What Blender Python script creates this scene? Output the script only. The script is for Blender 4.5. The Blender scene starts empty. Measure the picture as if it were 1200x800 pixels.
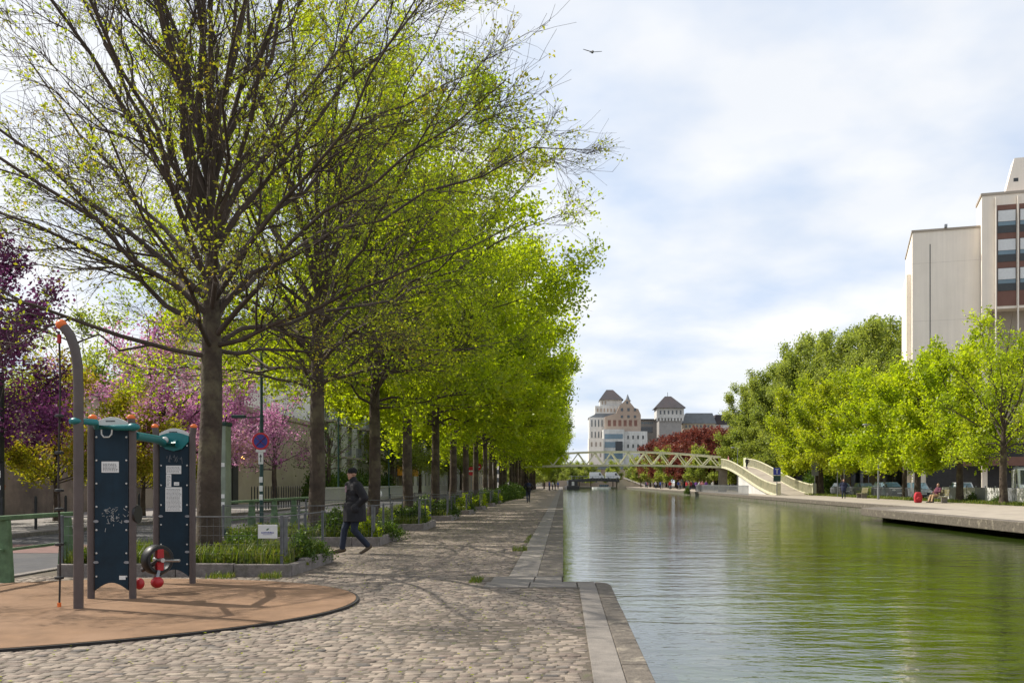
import bpy, bmesh, math, random
import numpy as np
from mathutils import Vector, Matrix
R = math.radians
random.seed(7)
rng = np.random.default_rng(7)
SC = bpy.context.scene
COL = SC.collection
# ------------------------------------------------------------------ camera
cam = bpy.data.cameras.new('camera')
camo = bpy.data.objects.new('camera', cam); COL.objects.link(camo)
camo.location = (0, 0, 1.5); camo.rotation_euler = (R(90), 0, 0)
cam.sensor_width = 36; cam.lens = 33.0
cam.shift_x = -0.05; cam.shift_y = 0.1375
cam.clip_start = 0.1; cam.clip_end = 6000
SC.camera = camo
# ------------------------------------------------------------------ sky
SUN_EL, SUN_AZ = 47, -67.6          # azimuth measured from +Y towards +X
world = bpy.data.worlds.new('World'); SC.world = world; world.use_nodes = True
nt = world.node_tree; nt.nodes.clear()
def N(t, typ, **kw):
    n = t.nodes.new(typ)
    for k, v in kw.items(): setattr(n, k, v)
    return n
L = nt.links.new
out = N(nt, 'ShaderNodeOutputWorld'); bg = N(nt, 'ShaderNodeBackground'); bg.inputs[1].default_value = 0.108
sky = N(nt, 'ShaderNodeTexSky', sky_type='NISHITA', sun_disc=False)
sky.sun_elevation = R(SUN_EL); sky.sun_rotation = R(SUN_AZ); sky.air_density = 1.0; sky.dust_density = 1.2
tc = N(nt, 'ShaderNodeTexCoord'); sx = N(nt, 'ShaderNodeSeparateXYZ'); L(tc.outputs['Generated'], sx.inputs[0])
def wm(op, a, b=None):
    n = N(nt, 'ShaderNodeMath', operation=op)
    for i, v in enumerate((a, b)):
        if v is None: continue
        if hasattr(v, 'links'): L(v, n.inputs[i])
        else: n.inputs[i].default_value = v
    return n.outputs[0]
zz = wm('ADD', wm('MAXIMUM', sx.outputs[2], 0.0), 0.22)
cx = N(nt, 'ShaderNodeCombineXYZ'); L(wm('DIVIDE', sx.outputs[0], zz), cx.inputs[0]); L(wm('DIVIDE', sx.outputs[1], zz), cx.inputs[1])
nz = N(nt, 'ShaderNodeTexNoise'); nz.inputs['Scale'].default_value = 1.35; nz.inputs['Detail'].default_value = 7; nz.inputs['Roughness'].default_value = 0.52
nz.inputs['Distortion'].default_value = 0.35
mp = N(nt, 'ShaderNodeMapping'); mp.inputs['Location'].default_value = (3.1, 1.7, 0.4); L(cx.outputs[0], mp.inputs[0]); L(mp.outputs[0], nz.inputs['Vector'])
rp = N(nt, 'ShaderNodeMapRange', interpolation_type='SMOOTHSTEP'); rp.inputs[1].default_value = 0.36; rp.inputs[2].default_value = 0.62
rp.inputs[3].default_value = 0.84; rp.inputs[4].default_value = 0.99; L(nz.outputs[0], rp.inputs[0])
nz2 = N(nt, 'ShaderNodeTexNoise'); nz2.inputs['Scale'].default_value = 2.3; nz2.inputs['Detail'].default_value = 5; L(mp.outputs[0], nz2.inputs['Vector'])
cc = N(nt, 'ShaderNodeMix', data_type='RGBA'); cc.inputs[6].default_value = (4.7, 5.45, 6.7, 1); cc.inputs[7].default_value = (6.9, 7.0, 7.15, 1)
rp2 = N(nt, 'ShaderNodeMapRange'); rp2.inputs[1].default_value = 0.33; rp2.inputs[2].default_value = 0.57; L(nz2.outputs[0], rp2.inputs[0]); L(rp2.outputs[0], cc.inputs[0])
mx = N(nt, 'ShaderNodeMix', data_type='RGBA'); L(rp.outputs[0], mx.inputs[0]); L(sky.outputs[0], mx.inputs[6]); L(cc.outputs[2], mx.inputs[7])
L(mx.outputs[2], bg.inputs[0]); L(bg.outputs[0], out.inputs[0])
# ------------------------------------------------------------------ sun
sun = bpy.data.lights.new('sun', 'SUN'); sun.energy = 5.0; sun.angle = R(0.53); sun.color = (1.0, 0.93, 0.82)
suno = bpy.data.objects.new('sun', sun); COL.objects.link(suno)
sd = Vector((math.sin(R(SUN_AZ))*math.cos(R(SUN_EL)), math.cos(R(SUN_AZ))*math.cos(R(SUN_EL)), math.sin(R(SUN_EL))))
suno.rotation_euler = sd.to_track_quat('Z', 'Y').to_euler(); suno.location = sd*200
SC.view_settings.view_transform = 'Standard'; SC.view_settings.look = 'None'
SC.view_settings.exposure = 0.46; SC.view_settings.gamma = 1.0; SC.view_settings.use_curve_mapping = False
try:
    SC.cycles.use_denoising = True; SC.cycles.max_bounces = 9; SC.cycles.transparent_max_bounces = 6
    SC.cycles.diffuse_bounces = 5; SC.cycles.glossy_bounces = 3; SC.cycles.transmission_bounces = 6
    SC.cycles.caustics_reflective = False; SC.cycles.caustics_refractive = False
except Exception: pass
# ------------------------------------------------------------------ materials
def mat(name, col, rough=0.7, var=0.18, scale=5, bump=0.0, bscale=30, metal=0.0, spec=0.4, col2=None, thr=(0.45, 0.65), world_co=False, streak=0.0):
    m = bpy.data.materials.new(name); m.use_nodes = True
    t = m.node_tree; p = t.nodes['Principled BSDF']; l = t.links.new
    p.inputs['Roughness'].default_value = rough; p.inputs['Metallic'].default_value = metal
    p.inputs['Specular IOR Level'].default_value = spec
    if world_co: co = N(t, 'ShaderNodeNewGeometry').outputs['Position']
    else: co = N(t, 'ShaderNodeTexCoord').outputs['Object']
    n = N(t, 'ShaderNodeTexNoise'); n.inputs['Scale'].default_value = scale; n.inputs['Detail'].default_value = 6; n.inputs['Roughness'].default_value = .6
    l(co, n.inputs['Vector'])
    mr = N(t, 'ShaderNodeMapRange'); mr.inputs[1].default_value = 0.3; mr.inputs[2].default_value = 0.7; l(n.outputs[0], mr.inputs[0])
    mixn = N(t, 'ShaderNodeMix', data_type='RGBA'); l(mr.outputs[0], mixn.inputs[0])
    mixn.inputs[6].default_value = tuple(c*(1-var) for c in col)+(1,); mixn.inputs[7].default_value = tuple(min(c*(1+var), .9) for c in col)+(1,)
    res = mixn.outputs[2]
    if col2:
        n2 = N(t, 'ShaderNodeTexNoise'); n2.inputs['Scale'].default_value = scale*0.37; n2.inputs['Detail'].default_value = 7; n2.inputs['Roughness'].default_value = .65
        l(co, n2.inputs['Vector'])
        mr2 = N(t, 'ShaderNodeMapRange'); mr2.inputs[1].default_value = thr[0]; mr2.inputs[2].default_value = thr[1]; l(n2.outputs[0], mr2.inputs[0])
        mm = N(t, 'ShaderNodeMix', data_type='RGBA'); l(mr2.outputs[0], mm.inputs[0]); l(res, mm.inputs[6]); mm.inputs[7].default_value = tuple(col2)+(1,)
        res = mm.outputs[2]
    if streak:      # rain streaks running down the wall
        sm = N(t, 'ShaderNodeMapping'); sm.inputs['Scale'].default_value = (2.2, 2.2, .07); l(co, sm.inputs[0])
        n3 = N(t, 'ShaderNodeTexNoise'); n3.inputs['Scale'].default_value = 1.0; n3.inputs['Detail'].default_value = 6; n3.inputs['Roughness'].default_value = .7; l(sm.outputs[0], n3.inputs['Vector'])
        m3 = N(t, 'ShaderNodeMapRange'); m3.inputs[1].default_value = .35; m3.inputs[2].default_value = .7; m3.inputs[3].default_value = 1.0; m3.inputs[4].default_value = 1-streak; l(n3.outputs[0], m3.inputs[0])
        v3 = N(t, 'ShaderNodeVectorMath', operation='SCALE'); l(res, v3.inputs[0]); l(m3.outputs[0], v3.inputs['Scale']); res = v3.outputs[0]
    l(res, p.inputs['Base Color'])
    if bump:
        nb = N(t, 'ShaderNodeTexNoise'); nb.inputs['Scale'].default_value = bscale; nb.inputs['Detail'].default_value = 4; l(co, nb.inputs['Vector'])
        b = N(t, 'ShaderNodeBump'); b.inputs['Strength'].default_value = bump; b.inputs['Distance'].default_value = 0.02
        l(nb.outputs[0], b.inputs['Height']); l(b.outputs[0], p.inputs['Normal'])
    return m
def attr_mat(name, cols, rough=.8, noise=0.25, nscale=6, bump=.4, bscale=60):
    """colour ramp over the per-face 'rnd' attribute, broken up by position noise"""
    m = bpy.data.materials.new(name); m.use_nodes = True
    t = m.node_tree; p = t.nodes['Principled BSDF']; l = t.links.new; p.inputs['Roughness'].default_value = rough
    p.inputs['Specular IOR Level'].default_value = .3
    a = N(t, 'ShaderNodeAttribute', attribute_name='rnd'); r = N(t, 'ShaderNodeValToRGB')
    el = r.color_ramp.elements
    for i, c in enumerate(cols):
        e = el[i] if i < 2 else el.new(.5)
        e.color = tuple(c)+(1,)
    for i, e in enumerate(list(el)): pass
    for i in range(len(cols)): el[i].position = i/(len(cols)-1) if i < len(el) else 1
    l(a.outputs['Fac'], r.inputs[0])
    g = N(t, 'ShaderNodeNewGeometry'); n = N(t, 'ShaderNodeTexNoise'); n.inputs['Scale'].default_value = nscale; n.inputs['Detail'].default_value = 6
    l(g.outputs['Position'], n.inputs['Vector'])
    mr = N(t, 'ShaderNodeMapRange'); mr.inputs[1].default_value = .3; mr.inputs[2].default_value = .7; mr.inputs[3].default_value = 1-noise; mr.inputs[4].default_value = 1+noise; l(n.outputs[0], mr.inputs[0])
    v = N(t, 'ShaderNodeVectorMath', operation='SCALE'); l(r.outputs[0], v.inputs[0]); l(mr.outputs[0], v.inputs['Scale'])
    l(v.outputs[0], p.inputs['Base Color'])
    nb = N(t, 'ShaderNodeTexNoise'); nb.inputs['Scale'].default_value = bscale; nb.inputs['Detail'].default_value = 5; l(g.outputs['Position'], nb.inputs['Vector'])
    b = N(t, 'ShaderNodeBump'); b.inputs['Strength'].default_value = bump; b.inputs['Distance'].default_value = .012; l(nb.outputs[0], b.inputs['Height']); l(b.outputs[0], p.inputs['Normal'])
    return m
def leaf_mat(name, cols, trans=.45, tmul=(1.45, 1.5, .5)):
    m = bpy.data.materials.new(name); m.use_nodes = True
    t = m.node_tree; t.nodes.clear(); l = t.links.new
    o = N(t, 'ShaderNodeOutputMaterial'); a = N(t, 'ShaderNodeAttribute', attribute_name='rnd'); r = N(t, 'ShaderNodeValToRGB')
    el = r.color_ramp.elements
    while len(el) < len(cols): el.new(.5)
    for i, c in enumerate(cols): el[i].position = i/(len(cols)-1); el[i].color = tuple(c)+(1,)
    l(a.outputs['Fac'], r.inputs[0])
    d = N(t, 'ShaderNodeBsdfDiffuse'); tr = N(t, 'ShaderNodeBsdfTranslucent'); g = N(t, 'ShaderNodeBsdfGlossy'); g.inputs['Roughness'].default_value = .45
    g.inputs[0].default_value = (.5, .5, .5, 1)
    ms = N(t, 'ShaderNodeVectorMath', operation='MULTIPLY'); ms.inputs[1].default_value = tmul; l(r.outputs[0], ms.inputs[0])
    l(r.outputs[0], d.inputs[0]); l(ms.outputs[0], tr.inputs[0])
    m1 = N(t, 'ShaderNodeMixShader'); m1.inputs[0].default_value = trans; l(d.outputs[0], m1.inputs[1]); l(tr.outputs[0], m1.inputs[2])
    m2 = N(t, 'ShaderNodeMixShader'); m2.inputs[0].default_value = .035; l(m1.outputs[0], m2.inputs[1]); l(g.outputs[0], m2.inputs[2])
    l(m2.outputs[0], o.inputs[0]); return m
M = {}
M['bark'] = mat('bark', (.062, .045, .033), .9, .45, 3, 1.0, 14, col2=(.125, .105, .065), thr=(.5, .62))
M['bark_moss'] = mat('mossy_bark', (.12, .09, .06), .9, .4, 3, 1.0, 14, col2=(.2, .18, .06), thr=(.44, .58))
M['twig'] = mat('twig', (.072, .053, .042), .85, .35, 2)
M['leaf_lime'] = leaf_mat('lime_leaf', [(.155, .22, .010), (.28, .36, .014), (.37, .43, .02), (.45, .46, .035)], .62)
M['leaf_bud'] = leaf_mat('budding_leaf', [(.20, .27, .02), (.29, .34, .025), (.37, .36, .04), (.36, .23, .06)], .5)
M['leaf_mid'] = leaf_mat('mid_leaf', [(.13, .175, .035), (.215, .27, .055), (.29, .335, .075), (.33, .35, .085)], .55, (1.35, 1.35, .7))
M['leaf_ochre'] = leaf_mat('ochre_leaf', [(.14, .19, .014), (.26, .32, .02), (.35, .39, .03), (.39, .36, .045)], .6)
M['leaf_dark'] = leaf_mat('dark_leaf', [(.025, .05, .010), (.045, .085, .014), (.075, .12, .02)])
M['leaf_red'] = leaf_mat('red_leaf', [(.075, .022, .02), (.14, .038, .03), (.20, .058, .042), (.22, .11, .04)], .4, (1.2, 1, .9))
M['leaf_pink'] = leaf_mat('pink_blossom', [(.36, .10, .29), (.48, .20, .40), (.58, .36, .48), (.46, .36, .12)], .45, (1.25, 1.1, 1.15))
M['leaf_purple'] = leaf_mat('purple_blossom', [(.075, .02, .055), (.15, .04, .12), (.26, .08, .22)], .3, (1.2, 1, 1.2))
M['leaf_yellow'] = leaf_mat('yellow_leaf', [(.18, .2, .015), (.28, .28, .02), (.36, .30, .03), (.4, .2, .14)])
M['grass'] = leaf_mat('grass_blade', [(.06, .10, .012), (.10, .15, .02), (.15, .18, .03), (.2, .19, .07)], .3)
M['shrub'] = leaf_mat('shrub_leaf', [(.03, .06, .012), (.055, .10, .02), (.09, .15, .025), (.15, .19, .03)], .3)
M['cobble'] = attr_mat('cobble_stone', [(.08, .072, .066), (.135, .117, .10), (.18, .15, .123), (.23, .19, .152), (.17, .132, .108)], .8, .34, 5, .55, 45)
M['joint'] = mat('joint_sand', (.10, .082, .062), .95, .3, 12, .5, 60, col2=(.07, .09, .03), thr=(.58, .7), world_co=True)
M['cobble_far'] = mat('worn_cobble', (.19, .155, .12), .85, .25, 2.5, .6, 9, world_co=True)
M['concrete'] = mat('pale_concrete', (.185, .165, .145), .85, .16, 6, .4, 60, col2=(.13, .118, .105), thr=(.5, .68), world_co=True)
M['edge_stone'] = mat('lichen_stone', (.115, .098, .08), .9, .35, 9, 1.0, 25, col2=(.24, .21, .165), thr=(.55, .66), world_co=True)
M['wall_stone'] = mat('wet_wall', (.12, .11, .085), .8, .35, 5, .6, 14, col2=(.05, .07, .02), thr=(.5, .65), world_co=True)
M['ground'] = mat('city_ground', (.20, .18, .15), .95, .25, 1.3, .3, 12, world_co=True)
M['asphalt'] = mat('asphalt', (.052, .052, .058), .85, .25, 3, .4, 60, col2=(.075, .072, .07), world_co=True)
M['pavement'] = mat('pavement', (.22, .205, .19), .9, .18, 4, .2, 40, world_co=True)
M['red_road'] = mat('red_road', (.15, .085, .075), .9, .2, 4, world_co=True)
M['quay_pale'] = mat('pale_quay', (.30, .26, .21), .92, .15, 1.5, .2, 30, col2=(.22, .19, .155), thr=(.5, .7), world_co=True)
M['dirt'] = mat('dirt', (.20, .155, .09), .95, .3, 1.2, .6, 10, col2=(.09, .11, .03), thr=(.48, .6), world_co=True)
M['mat'] = mat('rubber_mat', (.195, .115, .064), .95, .24, 2.6, .6, 160, col2=(.245, .15, .09), thr=(.45, .7), world_co=True)
M['black_edge'] = mat('black_rubber', (.02, .018, .017), .8)
M['soil'] = mat('soil', (.06, .045, .03), .95, .4, 12, 1.0, 20)
M['kerb'] = mat('granite_kerb', (.20, .175, .165), .85, .25, 14, .6, 40, col2=(.13, .12, .10))
M['post'] = mat('grey_brown_post', (.085, .066, .062), .5, .12, 8)
M['panel'] = mat('navy_panel', (.006, .024, .042), .5, .3, 3, spec=.25, col2=(.022, .042, .056), thr=(.55, .75), streak=.3)
M['teal'] = mat('teal_plastic', (.012, .16, .17), .4, .12, 6)
M['white_plastic'] = mat('white_plastic', (.55, .55, .53), .5, .08, 6)
M['chrome'] = mat('steel', (.5, .5, .5), .3, .1, 8, metal=.9)
M['red'] = mat('red_plastic', (.42, .02, .025), .4, .1)
M['orange'] = mat('orange_plastic', (.75, .16, .03), .45, .1)
M['black'] = mat('black_plastic', (.014, .014, .015), .45, .2)
M['rope'] = mat('dark_rope', (.04, .032, .028), .9, .5, 60)
M['green_metal'] = mat('green_paint', (.10, .17, .085), .6, .25, 9, col2=(.06, .10, .05))
M['sage'] = mat('sage_paint', (.62, .59, .42), .55, .12, 3, col2=(.42, .44, .30), thr=(.5, .7))
M['sage_dark'] = mat('dark_sage_paint', (.50, .52, .36), .6, .12, 3)  # darker sage for the bridge deck and landing panel
M['galv'] = mat('galvanised_steel', (.26, .27, .29), .5, .2, 12, metal=.5)
M['fence_grey'] = mat('fence_steel', (.12, .125, .135), .55, .25, 9, metal=.3)
M['wire'] = mat('wire', (.12, .125, .135), .5, .1, metal=.4)
M['sign_white'] = mat('sign_white', (.70, .71, .70), .5, .05)
M['ink'] = mat('dark_ink', (.05, .055, .06), .6, .1)
M['leaf_ink'] = mat('green_ink', (.05, .14, .05), .6, .1)
M['sign_blue'] = mat('sign_blue', (.035, .05, .30), .45, .1)
M['sign_red'] = mat('sign_red', (.55, .02, .03), .45, .1)
M['dark_green'] = mat('dark_green_pole', (.012, .045, .04), .5, .15)
M['bollard'] = mat('bollard_black', (.016, .017, .018), .5, .15)
M['beige_wall'] = mat('beige_render', (.42, .36, .27), .9, .1, .8, .2, 30, col2=(.36, .30, .22))
M['white_wall'] = mat('white_render', (.62, .62, .60), .9, .07, .8, .1, 30, col2=(.5, .5, .48), streak=.2)
M['graffiti_wall'] = mat('old_wall', (.26, .225, .18), .95, .3, 1.2, .4, 20, col2=(.13, .115, .10))
M['grey_wall'] = mat('grey_render', (.30, .29, .28), .9, .12, .9, .1, 30)
M['dark_wall'] = mat('dark_cladding', (.035, .035, .038), .7, .2, 2)
M['roof_grey'] = mat('zinc_roof', (.16, .18, .20), .6, .15, .6)
M['slate'] = mat('slate_roof', (.045, .042, .048), .75, .2, .5, col2=(.06, .045, .048))
M['brick'] = mat('tan_brick', (.36, .29, .235), .9, .1, .25, col2=(.31, .235, .19), thr=(.5, .7))
M['redbrick'] = mat('red_panel_brick', (.17, .088, .07), .85, .15, .6)
M['cream'] = mat('cream_concrete', (.83, .75, .66), .9, .05, .22, .1, 8, col2=(.74, .665, .58), thr=(.5, .75), streak=.11)
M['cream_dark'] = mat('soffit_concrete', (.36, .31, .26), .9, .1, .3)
M['window_frame'] = mat('pale_frame', (.5, .5, .48), .5, .08)
M['glass'] = mat('window_glass', (.035, .045, .055), .08, .2, .5, spec=.8)
M['glass_blue'] = mat('blue_glass', (.10, .17, .22), .1, .2, .2, spec=.8)
M['blind'] = mat('white_blind', (.62, .63, .64), .7, .06)
M['yellow_sign'] = mat('orange_yellow_sign', (.62, .28, .02), .5, .1)
M['skin'] = mat('skin', (.42, .235, .165), .6, .08)
M['coat'] = mat('dark_coat', (.011, .0105, .014), .75, .35, 9, .5, 30)
M['jeans'] = mat('dark_jeans', (.016, .023, .042), .85, .3, 8, .4, 60)
M['shoe'] = mat('brown_shoe', (.065, .045, .025), .6, .2)
M['wool'] = mat('black_wool', (.010, .010, .012), .95, .3, 40, .6, 90)
M['hair'] = mat('dark_hair', (.025, .018, .013), .7, .3, 40)
M['pale_shirt'] = mat('mauve_shirt', (.26, .17, .20), .8, .15)
M['car_dark'] = mat('dark_car_paint', (.035, .05, .055), .25, .05, spec=.6)
M['car_grey'] = mat('grey_car_paint', (.15, .16, .17), .25, .05, spec=.6)
M['car_white'] = mat('white_car_paint', (.66, .68, .69), .25, .04, spec=.6)
M['tyre'] = mat('tyre', (.018, .018, .018), .85)
M['lamp_glass'] = mat('lamp_glass', (.6, .6, .58), .15, .05, spec=.7)
M['wood'] = mat('bench_wood', (.17, .15, .07), .7, .25, 6)
# water
def water_mat():
    m = bpy.data.materials.new('canal_water'); m.use_nodes = True
    t = m.node_tree; p = t.nodes['Principled BSDF']; l = t.links.new
    p.inputs['Base Color'].default_value = (.036, .060, .008, 1); p.inputs['Roughness'].default_value = .06
    p.inputs['IOR'].default_value = 2.0; p.inputs['Specular IOR Level'].default_value = .5
    g = N(t, 'ShaderNodeNewGeometry')
    hs = []
    for sc, det, rot, w in (((.55, 1.5, 1), 3, .15, .55), ((2.0, 3.6, 1), 4, -.35, .24), ((6.0, 9, 1), 3, .45, .09)):
        mpn = N(t, 'ShaderNodeMapping'); mpn.inputs['Scale'].default_value = sc; mpn.inputs['Rotation'].default_value = (0, 0, rot)
        l(g.outputs['Position'], mpn.inputs[0])
        n = N(t, 'ShaderNodeTexNoise'); n.inputs['Scale'].default_value = 1; n.inputs['Detail'].default_value = det; n.inputs['Distortion'].default_value = .4
        l(mpn.outputs[0], n.inputs['Vector'])
        mu = N(t, 'ShaderNodeMath', operation='MULTIPLY'); mu.inputs[1].default_value = w; l(n.outputs[0], mu.inputs[0]); hs.append(mu.outputs[0])
    # patches of wind
    nw = N(t, 'ShaderNodeTexNoise'); nw.inputs['Scale'].default_value = .05; nw.inputs['Detail'].default_value = 2; l(g.outputs['Position'], nw.inputs['Vector'])
    a1 = N(t, 'ShaderNodeMath', operation='ADD'); l(hs[0], a1.inputs[0]); l(hs[1], a1.inputs[1])
    a2 = N(t, 'ShaderNodeMath', operation='ADD'); l(a1.outputs[0], a2.inputs[0]); l(hs[2], a2.inputs[1])
    mw = N(t, 'ShaderNodeMapRange'); mw.inputs[1].default_value = .35; mw.inputs[2].default_value = .65; mw.inputs[3].default_value = .6; mw.inputs[4].default_value = 1.2; l(nw.outputs[0], mw.inputs[0])
    mm = N(t, 'ShaderNodeMath', operation='MULTIPLY'); l(a2.outputs[0], mm.inputs[0]); l(mw.outputs[0], mm.inputs[1])
    b = N(t, 'ShaderNodeBump'); b.inputs['Strength'].default_value = 1.0; b.inputs['Distance'].default_value = .052
    l(mm.outputs[0], b.inputs['Height']); l(b.outputs[0], p.inputs['Normal'])
    return m
M['water'] = water_mat()
# ------------------------------------------------------------------ object helpers
def link(name, me, parent=None):
    o = bpy.data.objects.new(name, me); COL.objects.link(o)
    if parent: o.parent = parent
    return o
def tag(o, label, cat, group=None, kind=None):
    if label: o['label'] = label
    if cat: o['category'] = cat
    if group: o['group'] = group
    if kind: o['kind'] = kind
    return o
def thing(name, label, cat, loc=(0, 0, 0), rz=0, group=None):
    o = bpy.data.objects.new(name, None); COL.objects.link(o); o.empty_display_size = .3
    o.location = loc; o.rotation_euler = (0, 0, rz); return tag(o, label, cat, group)
def copy_tree(o, parent=None):
    c = o.copy(); COL.objects.link(c)
    if parent: c.parent = parent
    for ch in list(o.children): copy_tree(ch, c)
    return c
def dup(root, loc, rz=0, label=None, group=None, scale=None):
    c = copy_tree(root); c.location = loc; c.rotation_euler = (0, 0, rz)
    if label: c['label'] = label
    if group: c['group'] = group
    if scale: c.scale = scale if hasattr(scale, '__len__') else (scale,)*3
    return c
class MB:
    def __init__(s): s.v = []; s.f = []
    def add(s, vs, fs):
        b = len(s.v); s.v += [tuple(v) for v in vs]; s.f += [tuple(b+i for i in f) for f in fs]; return s
    def box(s, x0, x1, y0, y1, z0, z1):
        return s.add([(x0,y0,z0),(x1,y0,z0),(x1,y1,z0),(x0,y1,z0),(x0,y0,z1),(x1,y0,z1),(x1,y1,z1),(x0,y1,z1)],
                     [(3,2,1,0),(4,5,6,7),(0,1,5,4),(1,2,6,5),(2,3,7,6),(3,0,4,7)])
    def cbox(s, c, d): return s.box(c[0]-d[0]/2, c[0]+d[0]/2, c[1]-d[1]/2, c[1]+d[1]/2, c[2]-d[2]/2, c[2]+d[2]/2)
    def bar(s, a, b, w, h, up=(0, 0, 1)):
        a, b = Vector(a), Vector(b); t = (b-a).normalized(); u = t.cross(Vector(up))
        if u.length < 1e-4: u = t.cross(Vector((0, 1, 0)))
        u.normalize(); n = u.cross(t)
        vs = [p+u*(i*w/2)+n*(j*h/2) for p in (a, b) for i, j in ((-1,-1),(1,-1),(1,1),(-1,1))]
        return s.add(vs, [(0,1,2,3),(7,6,5,4),(0,4,5,1),(1,5,6,2),(2,6,7,3),(3,7,4,0)])
    def tube(s, pts, rad, n=8, cap=True):
        pts = [Vector(p) for p in pts]; m = len(pts)
        if not hasattr(rad, '__len__'): rad = [rad]*m
        vs = []; t0 = (pts[1]-pts[0]).normalized(); ref = Vector((0, 0, 1)) if abs(t0.z) < .9 else Vector((1, 0, 0))
        u = t0.cross(ref).normalized()
        for i in range(m):
            t = (pts[min(i+1, m-1)]-pts[max(i-1, 0)]).normalized()
            u = (u-t*u.dot(t)).normalized(); w = t.cross(u)
            for k in range(n):
                a = 2*math.pi*k/n; vs.append(pts[i]+(u*math.cos(a)+w*math.sin(a))*rad[i])
        fs = [(i*n+k, i*n+(k+1) % n, (i+1)*n+(k+1) % n, (i+1)*n+k) for i in range(m-1) for k in range(n)]
        if cap: fs += [tuple(range(n-1, -1, -1)), tuple((m-1)*n+k for k in range(n))]
        return s.add(vs, fs)
    def ball(s, c, r, nu=12, nv=8):
        if not hasattr(r, '__len__'): r = (r, r, r)
        vs = [(c[0], c[1], c[2]-r[2])]
        for j in range(1, nv):
            p = math.pi*j/nv-math.pi/2
            for k in range(nu):
                a = 2*math.pi*k/nu; vs.append((c[0]+r[0]*math.cos(p)*math.cos(a), c[1]+r[1]*math.cos(p)*math.sin(a), c[2]+r[2]*math.sin(p)))
        vs.append((c[0], c[1], c[2]+r[2])); e = len(vs)-1; fs = []
        for k in range(nu):
            fs.append((0, 1+(k+1) % nu, 1+k)); fs.append((e, 1+(nv-2)*nu+k, 1+(nv-2)*nu+(k+1) % nu))
        for j in range(nv-2):
            for k in range(nu): fs.append((1+j*nu+k, 1+j*nu+(k+1) % nu, 1+(j+1)*nu+(k+1) % nu, 1+(j+1)*nu+k))
        return s.add(vs, fs)
    def prism(s, poly, h, axis='z', at=0.0):
        """polygon (2D, CCW) extruded by h from at along axis; axis y: poly is (x,z); axis x: poly is (y,z)"""
        n = len(poly)
        def P(p, q): return (p[0], p[1], q) if axis == 'z' else ((p[0], q, p[1]) if axis == 'y' else (q, p[0], p[1]))
        vs = [P(p, at) for p in poly]+[P(p, at+h) for p in poly]
        return s.add(vs, [tuple(range(n-1, -1, -1)), tuple(range(n, 2*n))]+[(i, (i+1) % n, n+(i+1) % n, n+i) for i in range(n)])
    def disc(s, c, r, th, axis='y', n=24):
        c = Vector(c); d = {'x': Vector((1,0,0)), 'y': Vector((0,1,0)), 'z': Vector((0,0,1))}[axis]
        return s.tube([c-d*th/2, c+d*th/2], r, n)
    def build(s, name, m, parent=None, smooth=False, bevel=0, loc=None):
        me = bpy.data.meshes.new(name); me.from_pydata(s.v, [], s.f); me.materials.append(m)
        bm = bmesh.new(); bm.from_mesh(me); bmesh.ops.recalc_face_normals(bm, faces=bm.faces); bm.to_mesh(me); bm.free()
        if smooth:
            me.polygons.foreach_set('use_smooth', [True]*len(me.polygons))
            try: me.set_sharp_from_angle(angle=R(40))
            except Exception: pass
        o = link(name, me, parent)
        if loc: o.location = loc
        if bevel:
            b = o.modifiers.new('bevel', 'BEVEL'); b.width = bevel; b.segments = 2; b.limit_method = 'ANGLE'
        return o
def npmesh(name, V, F, m, rnd=None, smooth=False):
    """V (n,3), F (k,4) numpy"""
    me = bpy.data.meshes.new(name); nv, nf, k = len(V), len(F), F.shape[1]
    me.vertices.add(nv); me.vertices.foreach_set('co', np.ascontiguousarray(V, dtype=np.float32).ravel())
    me.loops.add(nf*k); me.loops.foreach_set('vertex_index', np.ascontiguousarray(F, dtype=np.int32).ravel())
    me.polygons.add(nf); me.polygons.foreach_set('loop_start', np.arange(0, nf*k, k, dtype=np.int32))
    try: me.polygons.foreach_set('loop_total', np.full(nf, k, dtype=np.int32))
    except Exception: pass
    if smooth: me.polygons.foreach_set('use_smooth', np.ones(nf, dtype=bool))
    if rnd is not None:
        a = me.attributes.new('rnd', 'FLOAT', 'FACE'); a.data.foreach_set('value', np.ascontiguousarray(rnd, dtype=np.float32))
    me.update(calc_edges=True); me.materials.append(m); return me
def struct(o, label=None):
    o['kind'] = 'structure'
    if label: o['label'] = label
    return o
# ------------------------------------------------------------------ ground, quays, water
WZ = -0.65; QW = 21.3; END = 335.0
g = MB()
GZ = -0.03
def quad(mb, x0, x1, y0, y1, z): mb.add([(x0,y0,z),(x1,y0,z),(x1,y1,z),(x0,y1,z)], [(0,1,2,3)])
quad(g, -1500, -0.02, -60, END, GZ); quad(g, -0.02, .66, -60, 13.9, GZ)
quad(g, QW+.02, 1500, -60, END, GZ); quad(g, -1500, 1500, END+.02, 3500, GZ)
struct(g.build('ground', M['ground']))
w = MB(); quad(w, -30, 60, -60, END+40, WZ); struct(w.build('water', M['water']))
# canal walls
w = MB(); w.box(-.4, -.05, 14.3, END, -2, GZ-.004); w.box(-.4, .62, -60, 14.3, -2, GZ-.004); w.box(QW+.04, QW+.6, 57, END, -2, GZ-.004); w.box(-30, 60, END, END+.4, -2, GZ-.004)
struct(w.build('canal_wall', M['wall_stone']))
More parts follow.
